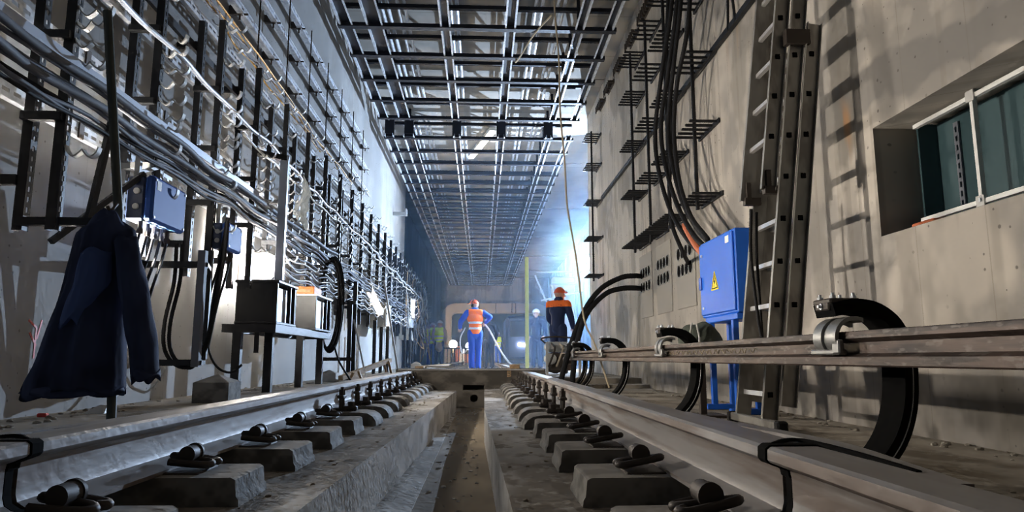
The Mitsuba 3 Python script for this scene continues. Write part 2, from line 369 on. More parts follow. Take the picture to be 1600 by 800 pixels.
RL, RR = -1.03, .64
for xc, s, side, jy in ((RL, 1, 'left', .155), (RR, -1, 'right', 0.0)):
    k = thing('rail', f'long worn steel running rail on the {side} side of the track beyond the joint', 'rail')
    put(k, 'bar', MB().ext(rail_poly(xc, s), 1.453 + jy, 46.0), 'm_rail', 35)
    o = -s                                                         # outwards
    pts = spl([(xc + o * .045, 2.35, .228), (xc + o * .07, 1.95, .229), (xc + o * .112, 1.66, .229), (xc + o * .118, 1.45, .228), (xc + o * .075, 1.18, .226), (xc + o * .045, 1.0, .222)], 10)
    B = MB()
    L, Rr = [], []
    d = np.gradient(pts[:, :2], axis=0); d /= np.linalg.norm(d, axis=1, keepdims=True); nn = np.stack([d[:, 1], -d[:, 0]], 1)
    w = np.linspace(.02, .03, len(pts))[:, None]
    B.ext(Polygon(np.vstack([pts[:, :2] + nn * w, (pts[:, :2] - nn * w)[::-1]]) + [0, jy]), .205, .25, 'z')
    put(k, 'flared_tongue', B, 'm_rail', 40)
    k = thing('rail', f'short near length of steel running rail on the {side} side before the joint', 'rail')
    P = rail_poly(xc, s)
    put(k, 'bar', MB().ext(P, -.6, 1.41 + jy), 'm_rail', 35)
    k = thing('joint_gasket', f'black insulating gasket in the joint of the {side} rail', 'gasket')
    G = MB().ext(P.buffer(.003).intersection(sbox(xc - .2, .19, xc + .2, .3)), 1.414 + jy, 1.452 + jy)
    G.ext(P.buffer(-.001).intersection(sbox(xc - .2, .08, xc + .2, .19)), 1.415 + jy, 1.44 + jy)
    put(k, 'end_post', G, 'm_matte')
    q = spl([(xc - o * .03, 1.44, .25), (xc + o * .02, 1.49, .252), (xc + o * .056, 1.47, .252), (xc + o * .066, 1.3, .250), (xc + o * .06, 1.1, .246)], 8) + [0, jy, 0]
    put(k, 'side_strip', MB().tube(q, .008, 6), 'm_matte', True)
    if side == 'left':
        pass

# ------------------------------------------------------------------ sleeper blocks
def clip_mesh():
    m = MB()
    for dx in (0, .03): pass
    path = spl([(.0, -.055, .028), (.05, -.05, .022), (.10, -.035, .016), (.115, -.01, .016), (.09, .008, .022), (.02, .012, .030), (-.02, .025, .036), (.03, .05, .03), (.10, .055, .018), (.118, .035, .016), (.10, .02, .018)], 7)
    return m.tube(path, .011, 8)
CLIP = mikit.ply(clip_mesh().get(), 'm_iron', True)
BUSH = mikit.ply(MB().cyl((.045, -.034, .046), (.045, .022, .046), .025, 16).cyl((.045, .022, .046), (.045, .034, .046), .029, 16).get(), 'm_iron', 35)
PLATE = mikit.ply(MB().cbox((0, 0, .0), (.36, .17, .022), .004).get(), 'm_iron')
SPIKE = mikit.ply(MB().box((.02, 0, .006), (.09, .1, .018)).cyl((.025, -.034, 0), (.025, -.034, .085), .012, 8).cyl((.025, .034, 0), (.025, .034, .085), .012, 8).cbox((.025, 0, .088), (.045, .1, .02), .005).cyl((.025, 0, .095), (.025, 0, .135), .02, 6).cyl((.025, 0, .1), (.025, 0, .15), .011, 8).get(), 'm_iron')
WEDGE = mikit.ply(MB().cbox((.08, 0, .012), (.10, .05, .03), .008).cyl((.09, 0, .02), (.09, 0, .055), .024, 6).get(), 'm_iron')


def block_mesh(seed, long_):
    r = random.Random(seed); w, L = .27 + r.uniform(-.01, .015), (.62 if not long_ else .74)
    if long_:
        P = Polygon([(-.42, -.01), (-.42, .085), (L - .5, .085), (L - .44, .078), (L - .405, .058), (L - .385, .03), (L - .38, -.01)])
    else:
        P = Polygon([(-.42, -.01), (-.42, .08), (-.41, .085), (L - .325, .083), (L - .312, .076), (L - .307, .03), (L - .30, .02), (L - .297, -.01)])
    m = MB().ext(P, -w / 2, w / 2).get()
    return m
LB = [2.12 - 1.3, 2.12 - .65, 2.12, 2.77, 3.40, 4.02, 4.56, 5.14, 5.74, 6.36, 6.98, 7.58, 8.15, 8.7, 9.2, 9.65]
RB = [2.07 - 1.3, 2.07 - .65, 2.07, 2.69, 3.25, 3.80, 4.27, 4.80, 5.42, 6.05, 6.68, 7.28, 7.88, 8.45, 9.0, 9.5]
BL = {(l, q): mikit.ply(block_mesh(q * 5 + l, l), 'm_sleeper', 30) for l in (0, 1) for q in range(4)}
for side, ys, xc, s in (('left', LB, RL, 1), ('right', RB, RR, -1)):
    for i, y in enumerate(ys):
        lg = i >= 6
        k = thing('sleeper_block', f"{'round-ended' if lg else 'square-ended'} concrete sleeper block under the {side} rail, {ORD[i - 6 if lg else i]} of its kind along the track", 'sleeper', f'sleeper blocks under the {side} rail')
        x0 = xc + s * (.0 if s > 0 else .02)
        M = T().translate([x0, y + .13, 0]) @ T().rotate([0, 0, 1], (0 if s > 0 else 180) + rnd.uniform(-1.5, 1.5))
        put(k, 'block', BL[(int(lg), i % 4)], None, tw=M)
        put(k, 'base_plate', PLATE, None, tw=M @ tr(0, 0, .078))
        for o, nm in ((1, 0), (-1, 180)):
            Q = M @ T().rotate([0, 0, 1], nm) @ tr(.078, 0, .09)
            if lg: put(k, 'bolt_clamp', SPIKE, None, tw=Q); put(k, 'wedge', WEDGE, None, tw=Q)
            else: put(k, 'spring_clip', CLIP, None, tw=Q); put(k, 'bush', BUSH, None, tw=Q)

# ------------------------------------------------------------------ contact rail and its brackets
CX = 1.295
cp = Polygon([(-.042, .521), (.042, .521), (.045, .515), (.045, .497), (.03, .489), (.014, .484), (.014, .447), (.03, .441), (.04, .435), (.04, .408), (.035, .403), (-.035, .403), (-.04, .408), (-.04, .435), (-.03, .441), (-.014, .447), (-.014, .484), (-.03, .489), (-.045, .497), (-.045, .515)])
from shapely import affinity
k = thing('contact_rail', 'rusty brown contact rail running along the right wall on curved brackets', 'rail')
put(k, 'bar', MB().ext(affinity.translate(cp, CX, 0), -.5, 10.6), 'm_contact', 30)
S = MB(); r = random.Random(3)
for i in range(13):
    y0 = 3.15 + i * .125; pts = [(CX - .0155, y0 + .1 * t, .466 + .014 * math.sin(t * 9 + i * 2.1) * (1 - .3 * t)) for t in np.linspace(0, 1, 9)]
    S.tube(pts, .0014, 4)
put(k, 'chalk_scrawl', S, 'm_chalk', label='faint yellow chalk scrawl')

arc = spl([(-.055, .60), (.02, .615), (.10, .602), (.165, .55), (.20, .46), (.205, .36), (.19, .25), (.15, .15), (.085, .07), (.0, .01), (-.04, -.005)], 8)
ARC = mikit.ply(MB().ext(LineString(arc).buffer(.024, cap_style=2), -.07, .07).get(), 'm_matte', 40)
TRIM = mikit.ply(MB().tube([(x - .0, -.071, z) for x, z in np.array(LineString(arc[30:]).parallel_offset(.004, 'left').coords)], .0022, 4).get(), 'm_cabpale')
shell = (Point(0, .50).buffer(.075, 20) - Point(0, .50).buffer(.062, 20)).intersection(sbox(-.1, .455, .03, .6))
CLAMP = mikit.ply(MB().ext(shell, -.10, -.03).ext(shell, .0, .06).ext((Point(0, .5).buffer(.066, 20) - Point(0, .5).buffer(.05, 20)).intersection(sbox(-.1, .44, .03, .6)), -.03, .0)
                  .cbox((-.05, .0, .452), (.035, .20, .02), .005).cbox((-.062, -.09, .47), (.02, .05, .05), .005).get(), 'm_clamp', 30)
TOPP = mikit.ply(MB().cbox((-.01, 0, .632), (.11, .13, .02), .005).cbox((-.05, 0, .615), (.03, .1, .03), .005).get(), 'm_iron')
BOLT = mikit.ply(MB().cyl((0, 0, 0), (0, 0, .014), .012, 6).cyl((0, 0, .0), (0, 0, .024), .006, 8).get(), 'm_galv')
for i, y in enumerate((2.42, 4.75, 7.10, 9.3, 9.9)):
    k = thing('rail_bracket', f'black curved bracket with clamp carrying the contact rail, {ORD[i]} from the near end', 'bracket', 'contact rail brackets')
    M = tr(CX, y, 0)
    put(k, 'arc', ARC, None, tw=M); put(k, 'edge_line', TRIM, None, tw=M); put(k, 'clamp', CLAMP, None, tw=M); put(k, 'top_plate', TOPP, None, tw=M)
    for bx, by in ((-.045, -.045), (.03, -.045), (-.045, .045), (.03, .045)): put(k, 'bolt', BOLT, None, tw=tr(CX + bx, y + by, .638))
    put(k, 'side_bolt', BOLT, None, tw=tr(CX - .055, y, .615) @ T().rotate([0, 1, 0], -90))
    put(k, 'foot', MB().cbox((CX - .02, y, .008), (.2, .18, .02), .004), 'm_iron')

# ------------------------------------------------------------------ recess frame in the right wall
k = thing('recess_frame', 'white metal frame with dark teal panels set into the wall recess', 'frame')
XF = 2.64
put(k, 'back_panel', MB().span((XF + .14, .75, 1.175), (XF + .16, 4.01, 1.85)), 'm_teal')
put(k, 'side_panel', MB().span((XF + .02, 3.90, 1.18), (XF + .14, 3.915, 1.85)), 'm_teal')
put(k, 'top_bar', MB().span((XF - .012, .8, 1.815), (XF + .012, 3.90, 1.84)), 'm_white')
put(k, 'bottom_bar', MB().span((XF - .012, .8, 1.235), (XF + .012, 3.90, 1.26)), 'm_white')
for y in (3.40, 2.5, 1.6): put(k, 'upright', MB().span((XF - .014, y - .012, 1.23), (XF + .012, y + .012, 1.84)), 'm_white')
sl = sbox(3.70, 1.28, 3.74, 1.80)
for z in np.arange(1.30, 1.78, .055): sl = sl - sbox(3.712, z, 3.728, z + .032)
put(k, 'slotted_strip', MB().ext(sl, XF + .125, XF + .135, 'x'), 'm_cabgrey')
for z in (1.25, 1.83): put(k, 'corner_plate', MB().span((XF - .02, 3.37, z - .03), (XF - .012, 3.43, z + .03)), 'm_galvdull')
for z in (1.25, 1.26): put(k, 'screw', MB().cyl((XF - .03, 3.39, z), (XF - .01, 3.39, z), .006, 8), 'm_galv')
single('brick', MB().cbox((XF - .02, 3.80, 1.198), (.11, .2, .05), .006), 'm_orangepipe', 'orange brick lying on the sill at the left corner of the recess', 'brick')
single('plank', MB().cbox((XF - .03, 2.75, 1.19), (.1, .7, .03), .004), 'm_wood', 'short wooden plank lying under the recess frame', 'plank')

# ------------------------------------------------------------------ extension ladder
k = thing('extension_ladder', 'tall aluminium extension ladder leaning on the right wall by the blue cabinet', 'ladder')
YA, YB = 4.17, 4.56
def lad(x0, z): return x0 + z * .132      # leaning line
def stile(x0, z0, z1, y, dy, w=.092, b=.028):
    m = MB(); a, c = np.array([lad(x0, z0), y, z0]), np.array([lad(x0, z1), y, z1]); u = np.array([1, 0, -.132]) / math.hypot(1, .132)
    m.beam(a, c, w, .004, (0, 1, 0))
    for sg in (-1, 1): m.beam(a + u * sg * w / 2 + [0, dy * b / 2, 0], c + u * sg * w / 2 + [0, dy * b / 2, 0], .004, b, (0, 1, 0))
    return m
secs = [(1.735, .06, 3.9, YA, YB), (1.838, .14, 2.62, YA - .02, YB + .02), (1.632, 1.50, 5.3, YA + .03, YB - .03)]
for q, (x0, z0, z1, ya, yb) in enumerate(secs):
    put(k, 'stile', stile(x0, z0, z1, ya, -1), 'm_alu'); put(k, 'stile', stile(x0, z0, z1, yb, 1), 'm_alu')
    for z in np.arange(.21 + .275 * math.ceil((z0 - .1) / .275), z1 - .05, .275):
        x = lad(x0, z)
        put(k, 'rung', MB().beam((x, ya + .003, z), (x, yb - .003, z), .028, .03, (.132, 0, 1)), 'm_rung')
        put(k, 'rung_end', MB().box((x, ya - .005, z), (.03, .007, .032)), 'm_matte')
    if q < 2: pass
put(k, 'foot_bar', MB().cbox((1.715, 4.31, .045), (.05, .74, .05), .006), 'm_alu')
for y in (3.93, 4.69): put(k, 'rubber_foot', MB().cbox((1.715, y, .037), (.065, .06, .074), .01), 'm_cabblack')
for y in (YA + .03, YB - .03): put(k, 'guide_hook', MB().box((lad(1.645, 1.5) + .02, y, 1.50), (.11, .045, .05)).box((lad(1.645, 1.6) - .02, y, 1.57), (.03, .05, .12)), 'm_iron')
put(k, 'guide_clip', MB().box((lad(1.73, 2.52), YA - .02, 2.52), (.16, .06, .10)), 'm_iron')
single('rope', MB().tube(spl([(1.80, 4.40, 1.42), (1.79, 4.42, 1.1), (1.80, 4.38, .7), (1.815, 4.36, .52), (1.83, 4.40, .5), (1.835, 4.42, .7), (1.83, 4.42, 1.1), (1.84, 4.41, 1.40)]), .011, 6), 'm_cabblack', 'black rope hung in a loop over the ladder rungs', 'rope', True)

# ------------------------------------------------------------------ blue cabinet
k = thing('electrical_cabinet', 'bright blue electrical cabinet on legs with a yellow warning triangle', 'cabinet')
put(k, 'body', MB().cbox((2.075, 5.56, 1.11), (.23, .84, .66), .008), 'm_cabinet')
d = put(k, 'door', MB().cbox((1.952, 5.56, 1.11), (.02, .80, .62), .006), 'm_cabinet')
put(d, 'warning_triangle', MB().ext(Polygon([(5.50, 1.0), (5.66, 1.0), (5.58, 1.145)]).buffer(.006), 1.9385, 1.943, 'x'), 'm_yellow')
put(d, 'triangle_edge', MB().ext(Polygon([(5.50, 1.0), (5.66, 1.0), (5.58, 1.145)]).buffer(-.004) - Polygon([(5.50, 1.0), (5.66, 1.0), (5.58, 1.145)]).buffer(-.012), 1.937, 1.9385, 'x'), 'm_cabblack')
put(d, 'lightning_mark', MB().ext(Polygon([(5.575, 1.105), (5.60, 1.06), (5.582, 1.058), (5.592, 1.02), (5.56, 1.066), (5.578, 1.07)]), 1.937, 1.9385, 'x'), 'm_cabblack')
put(d, 'label', MB().span((1.9405, 5.22, 1.34), (1.9425, 5.30, 1.395)), 'm_white')
for z in (.86, 1.32): put(d, 'lock', MB().cyl((1.945, 5.88, z), (1.932, 5.88, z), .012, 10), 'm_galv')
put(d, 'handle', MB().cbox((1.94, 5.93, 1.08), (.03, .05, .11), .006), 'm_blue')
put(k, 'plinth', MB().cbox((2.06, 5.54, .755), (.2, .74, .05), .006), 'm_cabinet')
for y in (5.30, 5.85):
    put(k, 'leg', MB().cbox((1.99, y, .37), (.045, .045, .75), .004), 'm_cabinet')
    put(k, 'leg', MB().cbox((2.15, y, .37), (.045, .045, .75), .004), 'm_cabinet')
    put(k, 'foot_rail', MB().cbox((2.07, y, .025), (.3, .05, .045), .004), 'm_cabinet')
for y in (5.35, 5.6): put(k, 'bolt', MB().cyl((1.94 + .16, 5.14, 1.2 - (y - 5.35)), (2.1, 5.125, 1.2 - (y - 5.35)), .008, 8), 'm_galv')

# ------------------------------------------------------------------ cable racks on the right wall
ARM = mikit.ply(MB().cbox((0, 0, 0), (.30, .028, .026), .005).get(), 'm_black')
LEV = [2.10, 2.87, 3.63, 4.40, 5.03]
RK = [(6.98, 'nearest the blue cabinet'), (8.05, 'second from the blue cabinet'), (9.0, 'third from the blue cabinet'), (9.97, 'fourth from the blue cabinet'), (13.8, 'alone by the far corner')]
for i, (y, w) in enumerate(RK):
    k = thing('shelf_rack', f'black rack of rod shelves on the right wall, {w}', 'cable rack', 'rod shelf racks on the right wall')
    put(k, 'post', MB().cbox((2.30, y + .06, 3.6), (.035, .035, 3.2), .004), 'm_black')
    for z in LEV:
        put(k, 'shelf_bar', MB().cbox((2.437, y, z - .005), (.022, .66, .05), .004), 'm_black')
        n = 5 + (i % 2)
        for q in range(n): put(k, 'arm', ARM, None, tw=tr(2.29, y - .27 + q * .54 / (n - 1), z))
    if i in (1, 2):
        for q in range(3): put(k, 'arm', ARM, None, tw=tr(2.29, y + .38 + q * .13, 2.10))
COMB = MB()
for q in range(6): COMB.box((0, -.25 + q * .1, 0), (.12, .03, .05)); COMB.box((-.05, -.25 + q * .1, -.05), (.02, .03, .12))
COMB = mikit.ply(COMB.box((.05, 0, 0), (.02, .6, .08)).get(), 'm_iron')
for i, y in enumerate((9.4, 10.3, 11.3, 12.3, 13.2)):
    single('ceiling_comb', COMB, None, f'small dark comb bracket high on the right wall under the ceiling, {ORD[i]} along', 'bracket', group='comb brackets under the ceiling', tw=tr(2.39, y, 5.55))

def cable(px, r, m, label, group=None, cat='cable', n=8, name='cable'):
    pts = spl([onX(x, y, X) if ax == 'X' else onY(x, y, X) for x, y, ax, X in px], 8)
    return single(name, MB().tube(pts, r, n), m, label, cat, True, group)

X_ = lambda L, X: [(x, y, 'X', X) for x, y in L]
Y_ = lambda L, Y: [(x, y, 'Y', Y) for x, y in L]
cg = 'thick black cables dropping past the right racks'
cable(X_([(1058, -150), (1050, 0), (1036, 100), (1024, 200), (1028, 260), (1046, 325), (1075, 375), (1103, 400)], 2.10), .026, 'm_cabblack', 'thick black cable, outermost left of the bundle dropping to the blue cabinet', cg)
cable(X_([(1064, -150), (1058, 0), (1046, 100), (1033, 190), (1038, 250), (1056, 315), (1082, 365), (1106, 390)], 2.08), .026, 'm_cabblack', 'thick black cable, second from left in the bundle dropping to the blue cabinet', cg)
cable(X_([(1072, -150), (1064, 0), (1054, 90), (1044, 190), (1049, 250), (1066, 315), (1090, 358), (1110, 382)], 2.07), .024, 'm_cabblack', 'thick black cable, third from left in the bundle dropping to the blue cabinet', cg)
cable(X_([(1086, -150), (1078, 0), (1072, 60), (1058, 130), (1053, 200), (1060, 275), (1078, 335), (1106, 374)], 2.06), .024, 'm_cabblack', 'thick black cable, rightmost of the bundle dropping to the blue cabinet', cg)
cable(X_([(1046, -150), (1044, 0), (1041, 70), (1047, 150), (1048, 235), (1046, 300), (1050, 350), (1066, 392)], 2.2) + [(1076, 412, 'X', 2.44)], .024, 'm_cabblack', 'thick black cable ending in the wall ducts beside the blue cabinet', cg)
k = thing('cable_sleeve', 'red brown sleeve round a cable just above the blue cabinet', 'sleeve')
put(k, 'sleeve', MB().tube(spl([onX(x, y, 2.085) for x, y in ((1070, 352), (1080, 370), (1090, 386), (1101, 399))], 6), .036, 10), 'm_orangepipe', True)
cg = 'black cables looping out of the wall duct'
cable([(1003, 432, 'X', 2.435), (992, 431, 'Y', 10.05), (970, 434, 'Y', 10.), (938, 452, 'Y', 9.9), (912, 488, 'Y', 9.8), (890, 545, 'Y', 9.7), (874, 604, 'Y', 9.6)], .038, 'm_cabblack', 'thick black cable arching from the upper duct hole down behind the rail', cg, n=12)
cable([(1003, 451, 'X', 2.435), (992, 450, 'Y', 10.05), (970, 451, 'Y', 10.), (945, 460, 'Y', 9.9), (916, 492, 'Y', 9.75), (900, 545, 'Y', 9.6), (893, 612, 'Y', 9.5)], .038, 'm_cabblack', 'thick black cable arching from the lower duct hole down behind the rail', cg, n=12)
HOLE = MB().ext(Point(0, 0).buffer(.078, 12) - Point(0, 0).buffer(.073, 12), 0, .012, 'x').get()
HOLE = mikit.ply(HOLE, 'm_galvdull'); DISC = mikit.ply(MB().cyl((.0, 0, 0), (.004, 0, 0), .074, 20).get(), 'm_matte')
for i, (y, w) in enumerate(((10.0, 'farthest of three, with two cables leaving it'), (9.0, 'middle of three, empty'), (8.02, 'nearest of three, beside the blue cabinet'))):
    k = thing('duct_plate', f'mortar patch with eight duct holes, {w}', 'duct plate')
    put(k, 'mortar', MB().cbox((XR - .006, y, 1.5), (.012, .74, .95), .006), 'm_mortar')
    for z in (1.70, 1.49):
        for q in range(4):
            put(k, 'pipe_end', HOLE, None, tw=tr(XR - .024, y - .23 + q * .155, z)); put(k, 'bore', DISC, None, tw=tr(XR - .0165, y - .23 + q * .155, z))
k = thing('wall_pipe', 'long dark pipe running high along the right wall behind the racks', 'pipe')
put(k, 'pipe', MB().beam((2.42, 3.6, 3.64), (2.42, 13.4, 3.64), .045, .06), 'm_black')
for y in (6.0, 5.2): put(k, 'hanger', MB().beam((2.40, y, 3.62), (2.40, y + .12, 4.25), .02, .02).beam((2.40, y + .2, 3.62), (2.40, y + .12, 4.25), .02, .02), 'm_black')

# bag and cord behind the contact rail
bag = trimesh.creation.icosphere(3, 1.0); b = bag.vertices.copy(); b *= (.17, .16, .14); b += .012 * np.sin(b[:, [1, 2, 0]] * 40); bag.vertices = b + (1.66, 5.15, .56)
k = single('bag', bag, 'm_bag', 'dark green work bag hung behind the contact rail near the ladder', 'bag', True)
single('bag_strap', MB().tube(spl([(1.56, 5.02, .69), (1.53, 4.99, .55), (1.56, 5.0, .45), (1.60, 4.98, .55), (1.59, 5.0, .68)]), .008, 6), 'm_cabpale', 'pale cord looped over the dark green bag', 'strap', True)
put(k + '_stand', None, MB().cbox((1.66, 5.15, .21), (.05, .05, .42), .004).cbox((1.66, 5.15, .01), (.3, .3, .02), .004), 'm_iron'); labels[k + '_stand'] = {'label': 'short iron post holding up the dark green bag', 'category': 'post'}

# hanging cord
single('rope', MB().tube(spl([onY(x, y, Y) for x, y, Y in ((866, -160, 9.5), (866, 0, 9.6), (873, 90, 9.6), (875, 170, 9.6), (882, 250, 9.6), (886, 320, 9.6), (898, 390, 9.5), (905, 440, 9.5), (913, 500, 9.4), (930, 540, 9.3), (952, 606, 9.2))], 8), .013, 6), 'm_rope', 'long beige rope hanging from the ceiling trays to the floor at right', 'rope', True)
single('rope', MB().tube(spl([(1.0, 9.4, 5.44), (.78, 9.9, 5.38), (.6, 10.6, 5.33), (.55, 11.0, 5.42)]), .014, 6), 'm_rope', 'short beige rope slung under the ceiling trays', 'rope', True)

# ------------------------------------------------------------------ left wall: slotted channels, racks, hooks
def channel(z, x, y0, y1, h=.075, slots=True, d=.035):
    P = sbox(y0, z - h / 2, y1, z + h / 2)
    m = MB()
    if slots:
        P = P - unary_union([sbox(y, z - .011, y + .055, z + .011) for y in np.arange(y0 + .03, min(y1, 13) - .07, .085)])
    m.ext(P, x - .002, x + .002, 'x')
    for s in (-1, 1): m.box((x - d / 2, (y0 + y1) / 2, z + s * h / 2), (d, y1 - y0, .004))
    return m
CH = [(1.73, 'lowest'), (2.175, 'second lowest'), (2.66, 'third lowest'), (3.22, 'fourth lowest, under the yellow cables')]
for z, w in CH:
    k = thing('slotted_channel', f'galvanised slotted channel along the left wall, {w}', 'channel', 'slotted channels on the left wall')
    put(k, 'channel', channel(z, -2.325, 1.6, 27.0), 'm_galv')
    for y in np.arange(2.9, 14, 1.0): put(k, 'splice', MB().cbox((-2.32, y, z), (.012, .05, .095), .003), 'm_iron')
single('flat_bar', MB().span((-2.33, 1.6, 2.87), (-2.30, 27, 2.93)), 'm_black', 'long black flat bar along the left wall between the upper channels', 'bar')
for (z, y1), w in zip(((4.61, 13.26), (4.17, 13.45), (3.74, 13.55)), ('topmost', 'middle', 'lowest')):
    k = thing('wall_strut', f'steel strut rail high on the left wall, {w} of three', 'strut', 'strut rails high on the left wall')
    put(k, 'strut', MB().ext(Polygon([(-2.36, z - .04), (-2.30, z - .04), (-2.30, z - .015), (-2.315, z - .015), (-2.315, z + .015), (-2.30, z + .015), (-2.30, z + .04), (-2.36, z + .04)]), 1.6, y1), 'm_galv')
    for y in np.arange(2.25, y1, 1.0):
        c = put(k, 'clamp', MB().cbox((-2.375, y, z), (.13, .04, .095), .006), 'm_iron')
        put(c, 'bolt', MB().cyl((-2.30, y, z - .04), (-2.26, y, z - .04), .010, 6).cyl((-2.34, y, z - .10), (-2.34, y, z + .0), .010, 6), 'm_iron')
    put(k, 'end_fork', MB().beam((-2.33, y1, z + .02), (-2.31, y1 + .14, z + .07), .02, .012).beam((-2.33, y1, z - .02), (-2.31, y1 + .14, z - .05), .02, .012), 'm_galv')
for i, y in enumerate((6.6, 7.6, 8.6, 9.6, 10.6, 11.6, 12.6)):
    single('hanger_rod', MB().cyl((-2.27, y, 3.0), (-2.27, y, 4.72), .008, 6), 'm_iron', f'thin dark vertical rod on the left wall struts, {ORD[i]} along', 'rod', group='vertical rods on the left wall struts')

def post_mesh(h, perf=True):
    w = .05; P = sbox(-w / 2, 0, w / 2, h)
    if perf: P = P - unary_union([sbox(-.009, z, .009, z + .026) for z in np.arange(.04, h - .04, .052)])
    m = MB().ext(P, .021, .025, 'x')
    return m.box((0, -.023, h / 2), (.05, .004, h)).box((-.023, 0, h / 2), (.004, .05, h))
PH = 2.08
POST = mikit.ply(post_mesh(PH).get(), 'm_black'); POSTB = mikit.ply(post_mesh(PH, False).get(), 'm_black')
hp = spl([(0, .03), (.012, .004), (.045, -.022), (.075, .0), (.088, .018), (.102, .002), (.13, -.016), (.158, .006), (.166, .04)], 4)
HOOK = mikit.ply(MB().ext(LineString(hp).buffer(.0035, cap_style=2), -.016, .016).get(), 'm_galvdull', 30)
WTIE = mikit.ply(MB().box((0, 0, 0), (.16, .04, .05)).get(), 'm_black')
HARM = mikit.ply(MB().cbox((0, 0, 0), (.20, .045, .045), .004).get(), 'm_black')
RY = [3.38, 4.28, 5.28, 6.2, 7.12] + [8.05 + i * .95 for i in range(20)]
r = random.Random(11)
for i, y in enumerate(RY):
    if i == 0: w = 'nearest, above the jacket'
    else: w = f'{ORD[i]} from the near end'
    k = thing('cable_rack', f'black rack frame with hooks on the left wall, {w}', 'cable rack', 'hook racks on the left wall')
    near = i < 7
    put(k, 'front_post', POST if near else POSTB, None, tw=tr(-2.1, y, 1.05)); put(k, 'back_post', POST if i < 4 else POSTB, None, tw=tr(-2.27, y + .02, 1.05))
    for z in (1.62, 2.05, 2.54): put(k, 'crossbar', HARM, None, tw=tr(-2.185, y - .03, z))
    put(k, 'wall_tie', WTIE, None, tw=tr(-2.37, y, 2.92)); put(k, 'wall_tie', WTIE, None, tw=tr(-2.37, y, 1.3))
    zs = [1.42, 1.72, 1.86] + [1.95 + q * .105 for q in range(6)] + [2.78, 3.05]
    if i == 0: zs = [1.45, 1.9, 2.02, 2.1, 2.2, 2.32]
    if i > 14: zs = zs[1::2]
    for z in zs:
        put(k, 'hook', HOOK, None, tw=T().translate([-2.075, y, z + r.uniform(-.012, .012)]) @ T().rotate([0, 0, 1], r.uniform(-14, 6)) @ T().rotate([0, 1, 0], r.uniform(-8, 8)))
# hooks in a row on the fourth channel
for i in range(26):
    y = 4.6 + i * .5
    single('channel_hook', HOOK, None, f'small double cable hook on the fourth channel of the left wall, {ORD[i]} along', 'hook', group='hooks on the fourth channel', tw=T().translate([-2.318, y, 3.26 + r.uniform(-.02, .02)]) @ T().rotate([0, 0, 1], r.uniform(-12, 12)))

# cables along the left wall
def wall_cable(x, z, y0, y1, rad, m, sag, label, group, seed, n=7):
    rr = random.Random(seed); pts = []
    for y in np.arange(y0, y1, .48):
        j = int(round((y - y0) / .48)); pts.append((x + rr.uniform(-.02, .02), y, z + (-sag if j % 2 else 0) + rr.uniform(-.018, .018)))
    return single('cable', MB().tube(spl(pts, 4), rad, n), m, label, 'cable', True, group)
g = 'grey cables bundled along the left wall'
for q in range(9):
    wall_cable(-1.985 - .012 * (q % 4), 1.60 + .024 * q, 1.5, r.uniform(15, 26), r.uniform(.008, .013), 'm_cabgrey' if q % 3 else 'm_cabblack', r.uniform(.01, .035),
               f"thin {'grey' if q % 3 else 'black'} cable in the left wall bundle, {ORD[q]} from its bottom", g, q)
for q, (z, x, w) in enumerate(((1.70, -1.955, 'lower'), (1.80, -1.95, 'upper'))):
    wall_cable(x, z, 1.5, 9.2, .020, 'm_cabgrey', .012, f'thick corrugated grey conduit along the left wall bundle, {w} of two', 'corrugated conduits', 40 + q, 10)
single('conduit', MB().span((-2.035, 1.5, 1.855), (-2.01, 6.1, 1.905)), 'm_silver', 'grey flat conduit bar running in front of the near racks on the left wall', 'conduit')
wall_cable(-2.02, 2.42, 1.5, 24, .017, 'm_silver', .02, 'smooth grey conduit sagging along the left racks at mid height', None, 50, 10)
wall_cable(-2.0, 2.30, 5.6, 20, .012, 'm_cabpale', .03, 'pale cable running along the left racks at mid height', None, 51)
for q in range(5):
    wall_cable(-2.26 + .025 * q, 3.30 + .015 * (q % 3), 3.6 + .2 * q, 9.5 + q * .5, .009, 'm_yellowcab' if q % 2 == 0 else 'm_cabgrey', .03 + .02 * (q % 2),
               f"thin {'yellow' if q % 2 == 0 else 'grey'} cable lying on the fourth channel, {ORD[q]} from the wall", 'yellow and grey cables on the fourth channel', 60 + q)
for q in range(7):
    wall_cable(-2.0 - .02 * (q % 3), 1.28 + .045 * q, 7.0, 25, .010, 'm_cabpale' if q % 2 else 'm_cabgrey', .05, f"{'pale' if q % 2 else 'grey'} loose cable sagging beyond the bright lamp on the left wall, {ORD[q]} from below", 'loose cables beyond the lamp', 80 + q)

# lower frames
def low_frame(y, x, z0, z1, label, back=True):
    k = thing('floor_frame', label, 'frame')
    put(k, 'front_post', MB().box((x, y, (z0 + z1) / 2), (.004, .05, z1 - z0)).box((x - .025, y - .023, (z0 + z1) / 2), (.05, .004, z1 - z0)), 'm_cabgrey')
    put(k, 'rear_post', MB().cbox((x - .09, y + .30, (z0 + z1) / 2 + .05), (.04, .04, z1 - z0), .004), 'm_black')
    for z in (z0 + .03, z1 - .1): put(k, 'crossbar', MB().beam((x, y + .02, z), (XL, y + .02, z), .045, .045).beam((x, y, z), (x - .09, y + .3, z), .03, .03), 'm_black')
    return k
low_frame(4.97, -1.99, .37, 1.20, 'low black steel frame on the left wall behind the hanging jacket, with looped black cables')
k = thing('floor_frame', 'low black steel frame with a horizontal bar at the left edge behind the pole', 'frame')
put(k, 'rail', MB().beam((-2.27, 3.36, 1.09), (-1.93, 3.42, 1.10), .04, .04), 'm_black')
